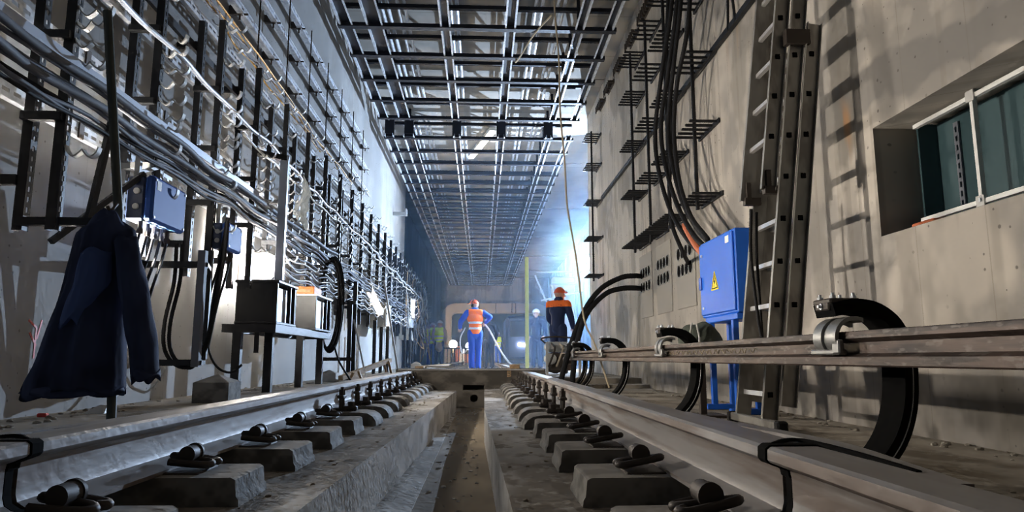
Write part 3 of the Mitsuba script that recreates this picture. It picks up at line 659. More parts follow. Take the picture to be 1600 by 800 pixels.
put(k, 'brace', MB().beam((-2.02, 4.05, 1.52), (-2.24, 3.6, 1.03), .03, .03), 'm_black'); put(k, 'brace', MB().beam((-1.98, 3.6, 1.72), (-2.02, 3.5, 1.0), .03, .03), 'm_black')
for q, dx in enumerate((0, 9)):
    cable(Y_([(276 + dx, 380), (272 + dx, 440), (258 + dx, 500), (256 + dx, 540), (268 + dx, 565), (290 + dx, 574), (312, 560 - dx), (326, 530 - dx), (338 - dx / 2, 470), (350 - dx / 2, 400), (356, 340)], 5.02 + q * .02), .014, 'm_cabblack', ('outer', 'inner')[q] + ' of two black cables hanging in a deep loop through the low frame', 'looped cables by the low frame')
cable(Y_([(343, 430), (330, 490), (325, 540), (338, 572), (360, 582), (378, 570)], 5.4), .009, 'm_cabblack', 'thin black cable looping from the low frame to the stand')
cable(Y_([(160, 560), (215, 612), (243, 600), (258, 575)], 5.2), .008, 'm_cabpale', 'thin pale cable drooping against the wall below the low frame')

# jacket on its pole
k = thing('conduit_pole', 'dark upright pole in front of the left racks with the jacket hung on it', 'pole')
put(k, 'tube', MB().cyl(onY(168, 18, 3.3), onY(185, 330, 3.3), .021, 14).cyl(onY(185, 330, 3.3), (-1.70, 3.3, .12), .021, 14), 'm_pole', 35)
put(k, 'coat_hook', MB().tube(spl([onY(184, 318, 3.3), onY(180, 322, 3.22), onY(172, 330, 3.19), onY(168, 322, 3.18)], 5), .008, 6), 'm_iron', True)


def cloth(rows, Y, depth, nt=72, fold=.16, seed=0, kf=7):
    V = []
    for i, (y, xa, xb, dd) in enumerate(rows):
        A, B = onY(xa, y, Y), onY(xb, y, Y); c, hw = (A + B) / 2, np.linalg.norm(B - A) / 2
        for j in range(nt):
            t = 2 * np.pi * j / nt
            amp = fold * min(1, i / (len(rows) * .35))
            f = 1 + amp * (math.sin(kf * t + seed + .12 * i) * .5 + math.sin((kf * 2 + 1) * t - .2 * i + seed) * .3) * (.35 + .65 * abs(math.sin(t)))
            V.append(c + np.array([hw * math.cos(t) * (1 + .25 * (f - 1)), depth * dd * math.sin(t) * f, .0]) + [0, 0, .012 * math.sin(3 * t + i * .9) + .02 * math.sin(4 * t + seed) * max(0, (i - len(rows) * .75) / (len(rows) * .25))])
    n = len(rows); F = []
    for i in range(n - 1):
        for j in range(nt):
            a, b = i * nt + j, i * nt + (j + 1) % nt; F += [[a, b + nt, b], [a, a + nt, b + nt]]
    V.append(np.mean(V[:nt], axis=0) + [0, 0, .01]); F += [[len(V) - 1, j, (j + 1) % nt] for j in range(nt)]
    V.append(np.mean(V[(n - 1) * nt:n * nt], axis=0) + [0, 0, .03]); F += [[len(V) - 1, (n - 1) * nt + (j + 1) % nt, (n - 1) * nt + j] for j in range(nt)]
    m = trimesh.Trimesh(V, F, process=False); m.fix_normals(); return m


def interp(rows, n):
    a = np.array(rows, float); t = np.linspace(0, 1, len(a)); s = np.linspace(0, 1, n)
    return [tuple(np.interp(s, t, a[:, q]) for q in range(a.shape[1]))][0] and list(zip(*[np.interp(s, t, a[:, q]) for q in range(a.shape[1])]))
k = thing('jacket', 'dark navy work jacket hanging from the upright pole at left', 'jacket')
put(k, 'body', cloth(interp([(331, 160, 176, .3), (345, 146, 192, .55), (365, 124, 212, .8), (395, 114, 212, .85), (440, 104, 200, .95), (500, 84, 194, 1.1), (560, 61, 192, 1.25), (616, 37, 191, 1.35)], 34), 3.18, .11, seed=1.3), 'm_denim', True)
put(k, 'sleeve', cloth(interp([(372, 180, 212, .6), (420, 184, 224, .8), (480, 192, 236, .9), (540, 203, 245, .95), (592, 210, 247, .9)], 22), 3.10, .075, 40, .14, 2.2, 4), 'm_denim', True)
put(k, 'cuff', cloth(interp([(580, 209, 247, .95), (592, 209, 248, .95)], 4), 3.10, .08, 40, .05, 2.2, 4), 'm_darkblue', True)
put(k, 'back_panel', cloth(interp([(392, 128, 176, .6), (440, 118, 172, .8), (508, 96, 136, .9)], 14), 3.10, .075, 40, .1, .4, 5), 'm_denimlight', True, label='lighter blue yoke panel')
put(k, 'hem', cloth(interp([(606, 41, 190, 1.3), (616, 37, 191, 1.36)], 4), 3.18, .113, 72, .16, 1.3), 'm_darkblue', True)

# junction boxes
def junction(x0, x1, y0, y1, z0, z1, label, glands):
    k = thing('junction_box', label, 'junction box')
    c, s = ((x0 + x1) / 2, (y0 + y1) / 2, (z0 + z1) / 2), (x1 - x0, y1 - y0, z1 - z0)
    put(k, 'body', MB().cbox((c[0] - .02, c[1], c[2]), (s[0] - .04, s[1], s[2]), .012), 'm_navy')
    l = put(k, 'lid', MB().cbox((x1 - .015, c[1], c[2]), (.055, s[1] + .012, s[2] + .012), .016), 'm_bluelid')
    put(l, 'sticker', MB().span((x1 + .0125, y0 + .035, z1 - .075), (x1 + .0145, y0 + .085, z1 - .02)), 'm_white')
    for yy in (y0 + .02, y1 - .02):
        for zz in (z0 + .02, z1 - .02): put(l, 'screw', MB().cyl((x1 + .01, yy, zz), (x1 + .018, yy, zz), .008, 8), 'm_galv')
    for zz in (z0 + .3 * s[2], z0 + .65 * s[2]): put(k, 'plug', MB().cyl((c[0] - .01, y0 + .002, zz), (c[0] - .01, y0 - .012, zz), .018, 12), 'm_galvdull')
    for q in range(glands):
        yy = y0 + (q + .5) * s[1] / glands
        p = put(k, 'gland', MB().cyl((c[0], yy, z0 - .05), (c[0], yy, z0 + .01), .014, 8).cyl((c[0], yy, z0 - .075), (c[0], yy, z0 - .045), .02, 6), 'm_iron')
        put(p, 'cable_tail', MB().tube(spl([(c[0], yy, z0 - .07), (c[0] - .015, yy - .02, z0 - .2), (c[0] - .05, yy - .06, z0 - .42), (c[0] - .09, yy - .08, z0 - .75)], 5), .009, 6), 'm_cabblack', True)
    put(k, 'bracket', MB().beam((x0 + .03, y0 + .06, z1), (x0 + .03, y0 + .06, z1 + .16), .03, .03).beam((x0 + .03, y1 - .12, z1), (x0 + .03, y1 - .12, z1 + .16), .03, .03).beam((x0 + .03, y0 + .04, z1 + .03), (x0 + .03, y1 - .1, z1 + .15), .02, .02).box((x0 - .03, c[1], z1 + .12), (.12, .05, .04)), 'm_galvdull')
junction(-2.10, -1.95, 4.02, 4.46, 1.235, 1.50, 'blue junction box with a white sticker on the left racks above the jacket', 5)
junction(-2.09, -1.97, 5.28, 5.58, 1.27, 1.47, 'smaller blue junction box on the left racks beside the bright lamp', 3)

# ------------------------------------------------------------------ stand with transformer boxes, lamp
k = thing('steel_stand', 'black steel stand on four legs carrying the transformer boxes', 'stand')
put(k, 'cross_beam', MB().beam((-2.34, 6.33, .70), (-1.86, 6.33, .70), .08, .075), 'm_black')
put(k, 'cross_beam', MB().beam((-2.34, 8.55, .70), (-1.86, 8.55, .70), .08, .075), 'm_black')
put(k, 'long_beam', MB().beam((-1.89, 6.3, .70), (-1.89, 8.6, .70), .06, .075), 'm_black'); put(k, 'long_beam', MB().beam((-2.28, 6.3, .70), (-2.28, 8.6, .70), .06, .075), 'm_black')
for x, y in ((-2.21, 6.34), (-1.98, 6.52), (-1.98, 7.62), (-1.98, 8.55)): put(k, 'leg', MB().cbox((x, y, .40), (.075, .075, .57), .005), 'm_black')
put(k, 'tab', MB().box((-2.05, 6.37, .58), (.04, .015, .2)), 'm_black')


def tbox(x0, x1, y0, y1, z0, z1, label, lid):
    k = thing('transformer_box', label, 'box')
    t = .02
    put(k, 'front_panel', MB().cbox(((x0 + x1) / 2, y0 + t / 2, (z0 + z1) / 2), (x1 - x0, t, z1 - z0), .004), 'm_black')
    put(k, 'rear_panel', MB().cbox(((x0 + x1) / 2, y1 - t / 2, (z0 + z1) / 2), (x1 - x0, t, z1 - z0), .004), 'm_black')
    put(k, 'inner_panel', MB().span((x0, y0 + t, z0 + .01), (x1 - .05, y1 - t, z1 - .04)), 'm_silver')
    for y in (y0 + .03, y1 - .03, y0 + (y1 - y0) * .72): put(k, 'corner_post', MB().cbox((x1 - .02, y, (z0 + z1) / 2), (.035, .035, z1 - z0), .004), 'm_black')
    put(k, 'base', MB().cbox(((x0 + x1) / 2, (y0 + y1) / 2, z0 + .012), (x1 - x0 + .01, y1 - y0 + .01, .025), .004), 'm_black')
    put(k, 'top_rim', MB().cbox(((x0 + x1) / 2 , (y0 + y1) / 2, z1), (x1 - x0 + .03, y1 - y0 + .02, .025), .004), lid)
    return k
tbox(-2.24, -1.87, 6.32, 6.97, .74, 1.13, 'black transformer box with open silver side, the nearer, under the bright lamp', 'm_black')
tbox(-2.2, -1.84, 7.68, 8.45, .74, 1.13, 'black transformer box with open silver side, the farther, beside the cable coil', 'm_galvdull')
k = thing('carton', 'orange printed carton lying on the farther transformer box', 'carton')
put(k, 'carton', MB().cbox((-2.03, 7.95, 1.19), (.28, .36, .09), .006), 'm_orangebox'); put(k, 'label', MB().span((-2.13, 7.766, 1.165), (-1.93, 7.77, 1.20)), 'm_wood')
k = thing('steel_post', 'tall square steel post standing by the nearer transformer box', 'post')
put(k, 'post', MB().cbox((-1.88, 6.38, 1.74), (.075, .06, 1.19), .005), 'm_silver'); put(k, 'top_arm', MB().beam((-1.85, 6.38, 2.31), (-2.12, 6.25, 2.33), .05, .05), 'm_black')

k = thing('work_lamp', 'glaring white work lamp standing on the nearer transformer box', 'lamp')
d = mikit.ply(MB().cbox((-2.18, 6.74, 1.325), (.27, .18, .25), .04).get(), 'm_white'); d['emitter'] = {'type': 'area', 'sampling_weight': 2.0, 'radiance': {'type': 'rgb', 'value': [c * 1.8 for c in FLOOD]}}
put(k, 'diffuser', d, None)
d = mikit.ply(MB().cbox((-2.035, 6.74, 1.325), (.012, .16, .2), .003).get(), 'm_white'); d['emitter'] = {'type': 'area', 'sampling_weight': 3.0, 'radiance': {'type': 'rgb', 'value': [c * 8 for c in FLOOD]}}
put(k, 'front_glass', d, None)
put(k, 'base', MB().cbox((-2.15, 6.74, 1.155), (.16, .14, .025), .004), 'm_iron')
put(k, 'stirrup', MB().box((-2.375, 6.74, 1.25), (.012, .04, .2)).box((-2.005, 6.74, 1.25), (.012, .04, .2)).box((-2.19, 6.74, 1.176), (.38, .04, .02)), 'm_iron')

k = thing('work_lamp', 'work lamp hung on the left racks, hidden behind the navy jacket', 'lamp')
d = mikit.ply(MB().cbox((-2.235, 4.12, 1.06), (.012, .10, .075), .003).get(), 'm_white'); d['emitter'] = {'type': 'area', 'sampling_weight': 5.0, 'radiance': {'type': 'rgb', 'value': [c * 64 for c in FLOOD]}}
put(k, 'front_glass', d, None)
put(k, 'housing', MB().box((-2.28, 4.12, 1.06), (.06, .22, .14)), 'm_iron'); put(k, 'hanger', MB().box((-2.28, 4.22, 1.15), (.03, .18, .03)).box((-2.28, 4.14, 1.13), (.03, .03, .06)), 'm_iron')
put(k, 'shield', MB().box((-2.145, 4.12, 1.012), (.23, .24, .006)), 'm_matte'); put(k, 'shield', MB().box((-2.215, 4.19, 1.06), (.05, .006, .12)), 'm_matte')

# coil of cable hung on the rack
k = thing('cable_coil', 'big coil of black cable hanging beside the farther transformer box', 'cable coil')
for q in range(7):
    c0 = onY(514 + q * .8, 475, 8.75 + .03 * q); a = np.linspace(0, 2 * np.pi, 40, endpoint=False)
    put(k, 'loop', MB().tube([c0 + [(.115 + .006 * q) * math.cos(t), .05 * math.sin(t + q), (.55 + .012 * q) * math.sin(t)] for t in a], .011, 6, True), 'm_cabblack', True)
cable(Y_([(522, 540), (530, 565), (545, 590), (552, 600)], 8.8), .012, 'm_cabblack', 'loose black cable end trailing from the big coil to the floor')

# tube lamp, cabinets and gear further along
def tube_lamp(a, b, rad, label, rgb, housing='m_housing'):
    k = thing('tube_lamp', label, 'lamp')
    a, b = np.array(a), np.array(b); d, s, u = frame(b - a)
    m = mikit.ply(MB().beam(a, b, .09, .09).get(), 'm_white'); m['emitter'] = {'type': 'area', 'radiance': {'type': 'rgb', 'value': list(rgb)}}
    put(k, 'tube', m, None)
    o = np.array([-.065, 0, .02]); put(k, 'housing', MB().beam(a + o - d * .05, b + o + d * .05, .03, .15), housing)
    for e, sg in ((a, -1), (b, 1)): put(k, 'end_cap', MB().beam(e + d * sg * .005, e + d * sg * .05, .11, .12), housing)
    return k
tube_lamp((-2.02, 12.35, 1.66), (-2.02, 13.75, 1.35), .05, 'glowing tube lamp hung askew on the left racks', TUBE)
k = thing('control_box', 'beige control box on the left racks just behind the glowing tube lamp', 'box')
put(k, 'body', MB().cbox((-2.15, 14.6, 1.32), (.3, .9, .55), .02), 'm_cabinetbeige'); put(k, 'door', MB().cbox((-1.99, 14.6, 1.32), (.02, .8, .47), .006), 'm_cabinetbeige'); put(k, 'lock', MB().cyl((-1.98, 14.3, 1.35), (-1.965, 14.3, 1.35), .02, 10), 'm_iron')
put(k, 'bracket', MB().box((-2.33, 14.6, 1.32), (.1, .06, .4)), 'm_black')
k = thing('control_box', 'grey control box on the left racks under the second glowing lamp', 'box')
put(k, 'body', MB().cbox((-2.12, 19.4, 1.25), (.3, .9, .6), .02), 'm_cabinetbeige'); put(k, 'door', MB().cbox((-1.96, 19.4, 1.25), (.02, .8, .52), .006), 'm_silver'); put(k, 'bracket', MB().box((-2.33, 19.4, 1.25), (.14, .06, .4)), 'm_black')
k = tube_lamp((-2.02, 20.2, 1.62), (-2.02, 20.3, 2.12), .05, 'second glowing lamp, farther along the left racks above the grey control box', TUBE2)
for i, (x, y0, y1, Y) in enumerate(((548, 470, 566, 10.2), (556, 440, 566, 10.35), (586, 500, 566, 12.6), (596, 510, 568, 13.1), (606, 510, 568, 13.7), (633, 510, 570, 17.6), (641, 512, 570, 18.4), (645, 512, 570, 19.0))):
    a = onY(x, y0, Y); single('rack_leg', MB().cbox((a[0], a[1], (a[2] + .12) / 2), (.06, .06, a[2] - .12), .005), 'm_black', f'black upright leg standing under the left racks beyond the stand, {ORD[i]} along', 'post', group='upright legs under the left racks')
single('bracket_bar', MB().beam((-2.25, 9.9, .42), (-1.86, 10.2, .42), .045, .05).beam((-2.3, 10.2, 1.25), (-1.86, 10.2, 1.25), .045, .05), 'm_black', 'black bracket bars between the uprights right of the cable coil', 'bracket')
single('thin_pole', MB().cyl(onY(600, 438, 11.2), (-1.32, 11.2, .13), .018, 8), 'm_cabpale', 'thin white pole leaning near the glowing tube lamp', 'pole')
single('thin_pole', MB().cyl(onY(553, 500, 9.6), onY(573, 597, 9.0), .012, 8), 'm_galvdull', 'thin dark rod leaning over the wooden sawhorse', 'pole')
k = thing('sawhorse', 'low wooden sawhorse lying by the left wall beyond the stand', 'sawhorse')
put(k, 'top_rail', MB().beam(onY(532, 591, 9.2), onY(609, 563, 10.6), .07, .06), 'm_wood')
for a, b, Y in (((600, 566), (606, 592), 10.4), ((607, 564), (614, 590), 10.5), ((552, 582), (545, 600), 9.3), ((560, 580), (566, 598), 9.4)):
    A, B = onY(*a, Y), onY(*b, Y); B[2] = .12; put(k, 'leg', MB().beam(A, B, .05, .03), 'm_wood')
put(k, 'stretcher', MB().beam(onY(548, 592, 9.3), onY(606, 584, 10.4), .025, .05), 'm_wood')

# marker stones
def stone(x, y, w, h, label, m):
    k = thing('marker_stone', label, 'marker stone')
    a = trimesh.convex.convex_hull(np.array([(sx * w / 2, sy * w / 2, z) for sx in (-1, 1) for sy in (-1, 1) for z in (0, h * .72)] + [(0, 0, h)]))
    a.apply_translation((x, y, .118)); put(k, None, a, m)
p = onZ(361, 625, .12); stone(p[0] - .02, 5.1, .25, .20, 'squat concrete marker stone with a pyramid top beside the left rail', 'm_sleeper')
stone(-2.05, 9.45, .22, .16, 'small grey marker stone by the legs of the stand', 'm_ledge')
stone(-1.62, 17.3, .24, .24, 'yellowish marker stone near the workers in yellow vests', 'm_cream')
# hanging plastic bag
b = trimesh.creation.icosphere(4, 1.0); v = b.vertices.copy(); n = meshkit.fbm(v * (2.2, 2.2, 3.4) + 3, 3) - .5; v *= (1 + 1.1 * n)[:, None]; t = np.clip((v[:, 2:] + 1) / 2, 0, 1)
v *= np.hstack([.085 * (1.15 - .85 * t), .07 * (1.15 - .85 * t), np.full_like(t, .25)]); v[:, 0] += .03 * np.sin(v[:, 2] * 14); b.vertices = v + onX(474, 313, -1.93)
single('plastic_bag', b, 'm_plastic', 'crumpled translucent plastic bag hanging on the left racks', 'bag', True)
# pipe stub on the wall
k = thing('wall_stub', 'small grey pipe stub sticking out of the left wall below the ceiling', 'pipe stub')
put(k, 'pipe', MB().beam((-2.46, 18.5, 4.36), (-2.08, 18.5, 4.36), .09, .10), 'm_galvdull'); put(k, 'cap', MB().cbox((-2.09, 18.5, 4.40), (.05, .13, .2), .005), 'm_galvdull')
# tangle of hanging cables before the yellow vests
r = random.Random(5)
for q in range(16):
    y = RY[16 + q % 8] + .02; z1 = r.uniform(1.6, 2.9); x = -2.06 + .005 * q
    pts = spl([(x, y, z1), (x + r.uniform(-.1, .1), y + .2, z1 - .5), (x + r.uniform(-.15, .15), y + .1, z1 - 1.0), (x + r.uniform(-.1, .2), y + .35, max(.3, z1 - 1.5)), (x + r.uniform(-.1, .1), y + .6, z1 - .7)], 6)
    single('hanging_cable', MB().tube(pts, .014, 5), ('m_cabpale', 'm_cabgrey', 'm_wood')[q % 3], ('pale', 'grey', 'brown')[q % 3] + ' loose cable in the tangle hanging on the left wall near the yellow vests', 'cable', True, 'tangle of cables near the yellow vests')

# ------------------------------------------------------------------ ceiling cable trays
def tray(y0, y1, zt, label, step, first, xs, caps):
    k = thing('ceiling_tray', label, 'cable tray')
    for (xa, xb) in xs:
        put(k, 'channel_web', MB().span((xa, y0, zt + .055), (xb, y1, zt + .06)), 'm_grid')
        for e, sg in ((xa, -1), (xb, 1)):
            put(k, 'channel_lip', MB().span((e, y0, zt), (e + sg * .024, y1, zt + .004)).span((e - .003, y0, zt), (e + .003, y1, zt + .06)), 'm_galv')
    for y in np.arange(first, y1, step):
        put(k, 'crossbar', MB().span((-2.20, y - .05, zt - .012), (2.04, y + .05, zt + .052)), 'm_grid')
        put(k, 'upper_bar', MB().span((-2.18, y + .0, zt + .33), (2.02, y + .07, zt + .39)), 'm_grid')
        for x in (-1.64, -.58, .41, 1.47): put(k, 'drop_rod', MB().span((x - .025, y + .01, zt + .1), (x + .025, y + .06, ZC)), 'm_grid')
    for x in (-1.53, -1.27, -.46, .40, .86, 1.2):
        for dx in (-.05, .05): put(k, 'conduit', MB().cyl((x + dx, y0, zt + .418), (x + dx, y1, zt + .418), .028, 8), 'm_galv', 35)
    for y in caps:
        for x in (-2.07, -1.64, -.58, .41, 1.47): put(k, 'hanger_plate', MB().span((x - .10, y - .03, zt - .0), (x + .10, y + .03, zt + .42)), 'm_grid')
    return k
XS = [(-2.15, -1.99), (-1.74, -1.54), (-.63, -.52), (.35, .47), (1.42, 1.52), (1.87, 1.97)]
tray(4.0, 13.9, 5.40, 'steel cable tray grid under the ceiling, the nearer section', 1.0, 4.8, XS, [])
tray(14.6, 46.0, 5.30, 'steel cable tray grid under the ceiling, the farther section', 1.0, 14.8, XS, [14.7])
tube_c = thing('ceiling_lamp', 'slanting tube lamp seen through the ceiling trays', 'lamp')
m = mikit.ply(MB().beam((.25, 15.95, 5.88), (-.32, 18.2, 5.88), .12, .05).get(), 'm_white'); m['emitter'] = {'type': 'area', 'radiance': {'type': 'rgb', 'value': list(CEILTUBE)}}
put(tube_c, 'tube', m, None); put(tube_c, 'housing', MB().beam((.25, 15.95, 5.95), (-.32, 18.2, 5.95), .16, .08), 'm_housing')

# ------------------------------------------------------------------ far end
# cold flood lamp round the corner
k = thing('flood_lamp', 'cold white flood lamp on a tripod hidden round the corner of the right wall', 'lamp')
fl = np.array([3.22, 19.0, 3.1])
FR = T().translate(fl.tolist()) @ T().rotate([0, 0, 1], -17) @ T().rotate([1, 0, 0], 0)
m = mikit.ply(MB().box((0, -.09, 0), (.44, .01, .30)).get(), 'm_white', to_world=FR); m['emitter'] = {'type': 'area', 'radiance': {'type': 'rgb', 'value': [c * .3 for c in CHAMBER]}}
put(k, 'diffuser', m, None)
sp = fl + np.array([-.047, -.155, 0])
scene['flood_beam'] = {'type': 'spot', 'sampling_weight': 8.0, 'intensity': {'type': 'rgb', 'value': list(CHAMBER)}, 'cutoff_angle': 95.0, 'beam_width': 8.0,
                       'to_world': T().look_at(origin=sp.tolist(), target=(sp + [-.27, -.957, -.14]).tolist(), up=[0, 0, 1])}
put(k, 'housing', MB().box((0, .0, 0), (.50, .16, .34)), 'm_iron', tw=FR); put(k, 'barn_door', MB().box((0, -.19, .175), (.50, .24, .008)), 'm_matte', tw=FR)
put(k, 'bracket', MB().box((0, 0, -.21), (.56, .05, .03)).box((.275, 0, -.1), (.02, .05, .22)).box((-.275, 0, -.1), (.02, .05, .22)), 'm_iron', tw=FR)
put(k, 'pole', MB().cyl(fl + [0, 0, -.2], (fl[0], fl[1], .45), .02, 8), 'm_iron')
for a in (0, 120, 240): put(k, 'leg', MB().cyl((fl[0], fl[1], .6), (fl[0] + .4 * math.cos(math.radians(a)), fl[1] + .4 * math.sin(math.radians(a)), .13), .014, 6), 'm_iron')
# staff
k = thing('survey_staff', 'tall yellow green survey staff standing on the far floor', 'staff')
put(k, 'staff', MB().cbox((1.13, 17.0, 1.55), (.09, .05, 2.82), .005), 'm_staff')


def far_lamp(x, y, Y, s, label, rgb, col):
    k = thing('site_lamp', label, 'lamp'); p = onY(x, y, Y)
    m = mikit.ply(trimesh.creation.icosphere(2, s).apply_translation(p), 'm_white'); m['emitter'] = {'type': 'area', 'radiance': {'type': 'rgb', 'value': list(rgb)}}
    put(k, 'bulb', m, None); put(k, 'stand', MB().cyl(p + [0, .1, -s], (p[0], p[1] + .1, .13), .03, 6).box(p + [0, .1, -s * .6], (s, .12, .05)), 'm_iron')
far_lamp(708, 538, 36, .22, 'glowing warm lamp on the far floor, left of the worker in the orange vest', FARLAMP, 0)
far_lamp(733, 541, 38, .20, 'small bright lamp on the far floor, just beside the orange vested worker', FARLAMP, 0)
far_lamp(722, 548, 44, .14, 'dim warm lamp low on the far floor between the two brighter ones', FARLAMP, 0)

k = thing('rail_vehicle', 'dark rail vehicle with two headlights standing far down the tunnel', 'rail vehicle')
put(k, 'body', MB().cbox((2.6, 41.5, 1.6), (2.4, 4.5, 2.5), .15), 'm_darkblue'); put(k, 'windscreen', MB().cbox((2.6, 39.22, 2.1), (1.9, .05, .9), .02), 'm_cabblack'); put(k, 'underframe', MB().cbox((2.6, 41.5, .4), (2.2, 4.3, .5), .05), 'm_black')
for x, y in ((812, 538), (819, 539)):
    p = onY(x, y, 39.1); m = mikit.ply(MB().cyl(p, p + [0, .1, 0], .11, 14).get(), 'm_white'); m['emitter'] = {'type': 'area', 'radiance': {'type': 'rgb', 'value': list(HEADLAMP)}}
    put(k, 'headlight', m, None)
k = thing('machine_pile', 'cluttered lit machinery heaped on the far floor behind the orange vested worker', 'machinery')
r = random.Random(9)
for q in range(14):
    x, z = r.uniform(-1.6, 1.2), r.uniform(.25, 1.1)
    put(k, ('crate', 'pipe', 'panel')[q % 3], MB().cbox((x, 42 + r.uniform(-1, 2), z), (r.uniform(.15, .5), r.uniform(.3, .8), z * 1.2), .02), ('m_wood', 'm_iron', 'm_orangepipe', 'm_galvdull')[q % 4])
k = thing('barrier', 'dark low guard rail standing by the workers in yellow vests', 'barrier')
for x in np.arange(-1.7, -.4, .17): put(k, 'bar', MB().box((x, 31, .5), (.04, .04, .75)), 'm_iron')
put(k, 'top_rail', MB().box((-1.05, 31, .88), (1.4, .06, .06)), 'm_iron')
# ventilation duct and bundle of tubes in the chamber
k = thing('chamber_duct', 'pale vertical duct standing in the hazy chamber behind the right corner', 'duct')
put(k, 'duct', MB().cbox((3.3, 27.5, 1.9), (.9, .6, 3.6), .05), 'm_cream'); put(k, 'flange', MB().cbox((3.3, 27.5, 3.4), (1.0, .7, .1), .02), 'm_galvdull')
for i, (a, b) in enumerate((((836, 430), (875, 520)), ((845, 470), (912, 455)), ((838, 425), (915, 425)))):
    single('scaffold_tube', MB().cyl(onY(*a, 24), onY(*b, 24), .035, 6), 'm_galvdull', ('slanting', 'lower level', 'upper level')[i] + ' scaffold tube in the haze behind the worker at right', 'scaffold tube', group='scaffold tubes in the haze')
# engine by the worker at right
k = thing('track_machine', 'dirty grey track machine with pipes standing beside the worker at right', 'machine')
put(k, 'tank', MB().cbox((1.33, 11.6, .62), (.5, .5, .17), .05), 'm_galvdull'); put(k, 'engine', MB().cbox((1.28, 11.55, .36), (.34, .4, .32), .04), 'm_iron')
put(k, 'cylinder', MB().cyl((1.15, 11.3, .42), (1.15, 11.7, .42), .09, 14), 'm_galvdull', 30); put(k, 'cylinder', MB().cyl((1.45, 11.25, .34), (1.45, 11.7, .34), .11, 14), 'm_contact', 30)
put(k, 'frame', MB().beam((1.05, 11.3, .1), (1.7, 11.3, .1), .06, .06).beam((1.05, 11.85, .1), (1.7, 11.85, .1), .06, .06).beam((1.08, 11.3, .1), (1.08, 11.3, .7), .04, .04).beam((1.62, 11.3, .1), (1.62, 11.3, .7), .04, .04), 'm_galvdull')
for q in range(4): put(k, 'pipe', MB().tube(spl([(1.1 + .13 * q, 11.25, .3), (1.15 + .13 * q, 11.15, .45), (1.2 + .13 * q, 11.2, .6), (1.16 + .13 * q, 11.4, .68)], 5), .018, 6), 'm_cream' if q % 2 else 'm_iron', True)
put(k, 'handle', MB().tube(spl([(1.05, 11.3, .68), (.98, 11.2, .75), (1.2, 11.15, .78), (1.5, 11.2, .76)], 5), .014, 6), 'm_iron', True)

# planks and blocks on the cross beam
k = single('plank', MB().beam(onY(655, 577, 10.0) + [0, 0, .03], onY(697, 570, 13.0), .12, .03), 'm_wood', 'weathered wooden plank lying along the left rail at the cross beam', 'plank')
single('plank', MB().beam((-.80, 10.2, .31), (-.45, 10.6, .30), .10, .03), 'm_cabpale', 'pale board lying on the left end of the cross beam', 'plank')
single('timber_block', MB().cbox((.50, 10.35, .305), (.14, .28, .07), .01), 'm_wood', 'brown timber block lying on the right end of the cross beam', 'timber')
single('timber_block', MB().cbox((.40, 9.98, .22), (.08, .06, .13), .01), 'm_wood', 'small timber block wedged at the right end of the cross beam', 'timber')

# rubble
r = random.Random(21)
def stones(n, fx, z, label, s0, s1, m):
    M = MB()
    for q in range(n):
        x, y = fx(r); s = r.uniform(s0, s1)
        a = trimesh.creation.icosphere(1, 1.0); vv = a.vertices * (s, s * r.uniform(.6, 1.3), s * r.uniform(.35, .7)) * (1 + .35 * (meshkit.noise(a.vertices * 2.1 + q)[:, None] - .5)); a.vertices = vv + (x, y, z + s * .2); M.mesh_(a)
    single('rubble', M, m, label, 'rubble', kind='stuff')
stones(170, lambda r: (r.uniform(2.2, 2.44) if r.random() < .7 else r.uniform(1.0, 2.4), r.uniform(1.2, 9.5)), 0, 'loose grit and rubble along the foot of the right wall', .004, .022, 'm_floor')
stones(110, lambda r: (r.uniform(-2.44, -2.1), r.uniform(2.2, 9)), .12, 'loose grit along the foot of the left wall', .004, .02, 'm_floor')
stones(120, lambda r: (r.uniform(-.30, -.02), r.uniform(2, 9.6)), -.27, 'crumbs of mortar on the trench bed', .004, .016, 'm_ledge')
stones(90, lambda r: ((r.uniform(-.72, -.45) if r.random() < .5 else r.uniform(.1, .38)), r.uniform(1.6, 8)), 0, 'dirt crumbs on the concrete ledges beside the sleepers', .003, .011, 'm_bed')
p = onX(66, 657, -2.3); single('red_scrap', MB().cbox((p[0], p[1], .135), (.05, .03, .02), .005), 'm_red', 'small red scrap on the floor at the foot of the left wall', 'scrap')
p = onX(150, 645, -2.2); a = trimesh.convex.convex_hull(np.array([(-.06, -.04, 0), (.07, -.05, 0), (.05, .05, 0), (-.05, .04, 0), (.02, 0, .05), (.05, .02, .045)])); a.apply_translation((p[0], p[1], .118)); single('stone_shard', a, 'm_galvdull', 'angular stone shard at the foot of the left wall under the jacket', 'stone')

# ------------------------------------------------------------------ people
def bone(a, ra, b, rb, n=14):
    S = lambda p, q: m3.Manifold.sphere(q, n).translate(tuple(map(float, p)))
    return m3.Manifold.batch_hull([S(a, ra), S(b, rb)])
def join(bs, edge=.035, smooth=8):
    m = m3.Manifold.batch_boolean(bs, m3.OpType.Add).refine_to_length(edge).to_mesh()
    t = trimesh.Trimesh(m.vert_properties[:, :3], m.tri_verts, process=True)
    trimesh.smoothing.filter_taubin(t, iterations=smooth); return t


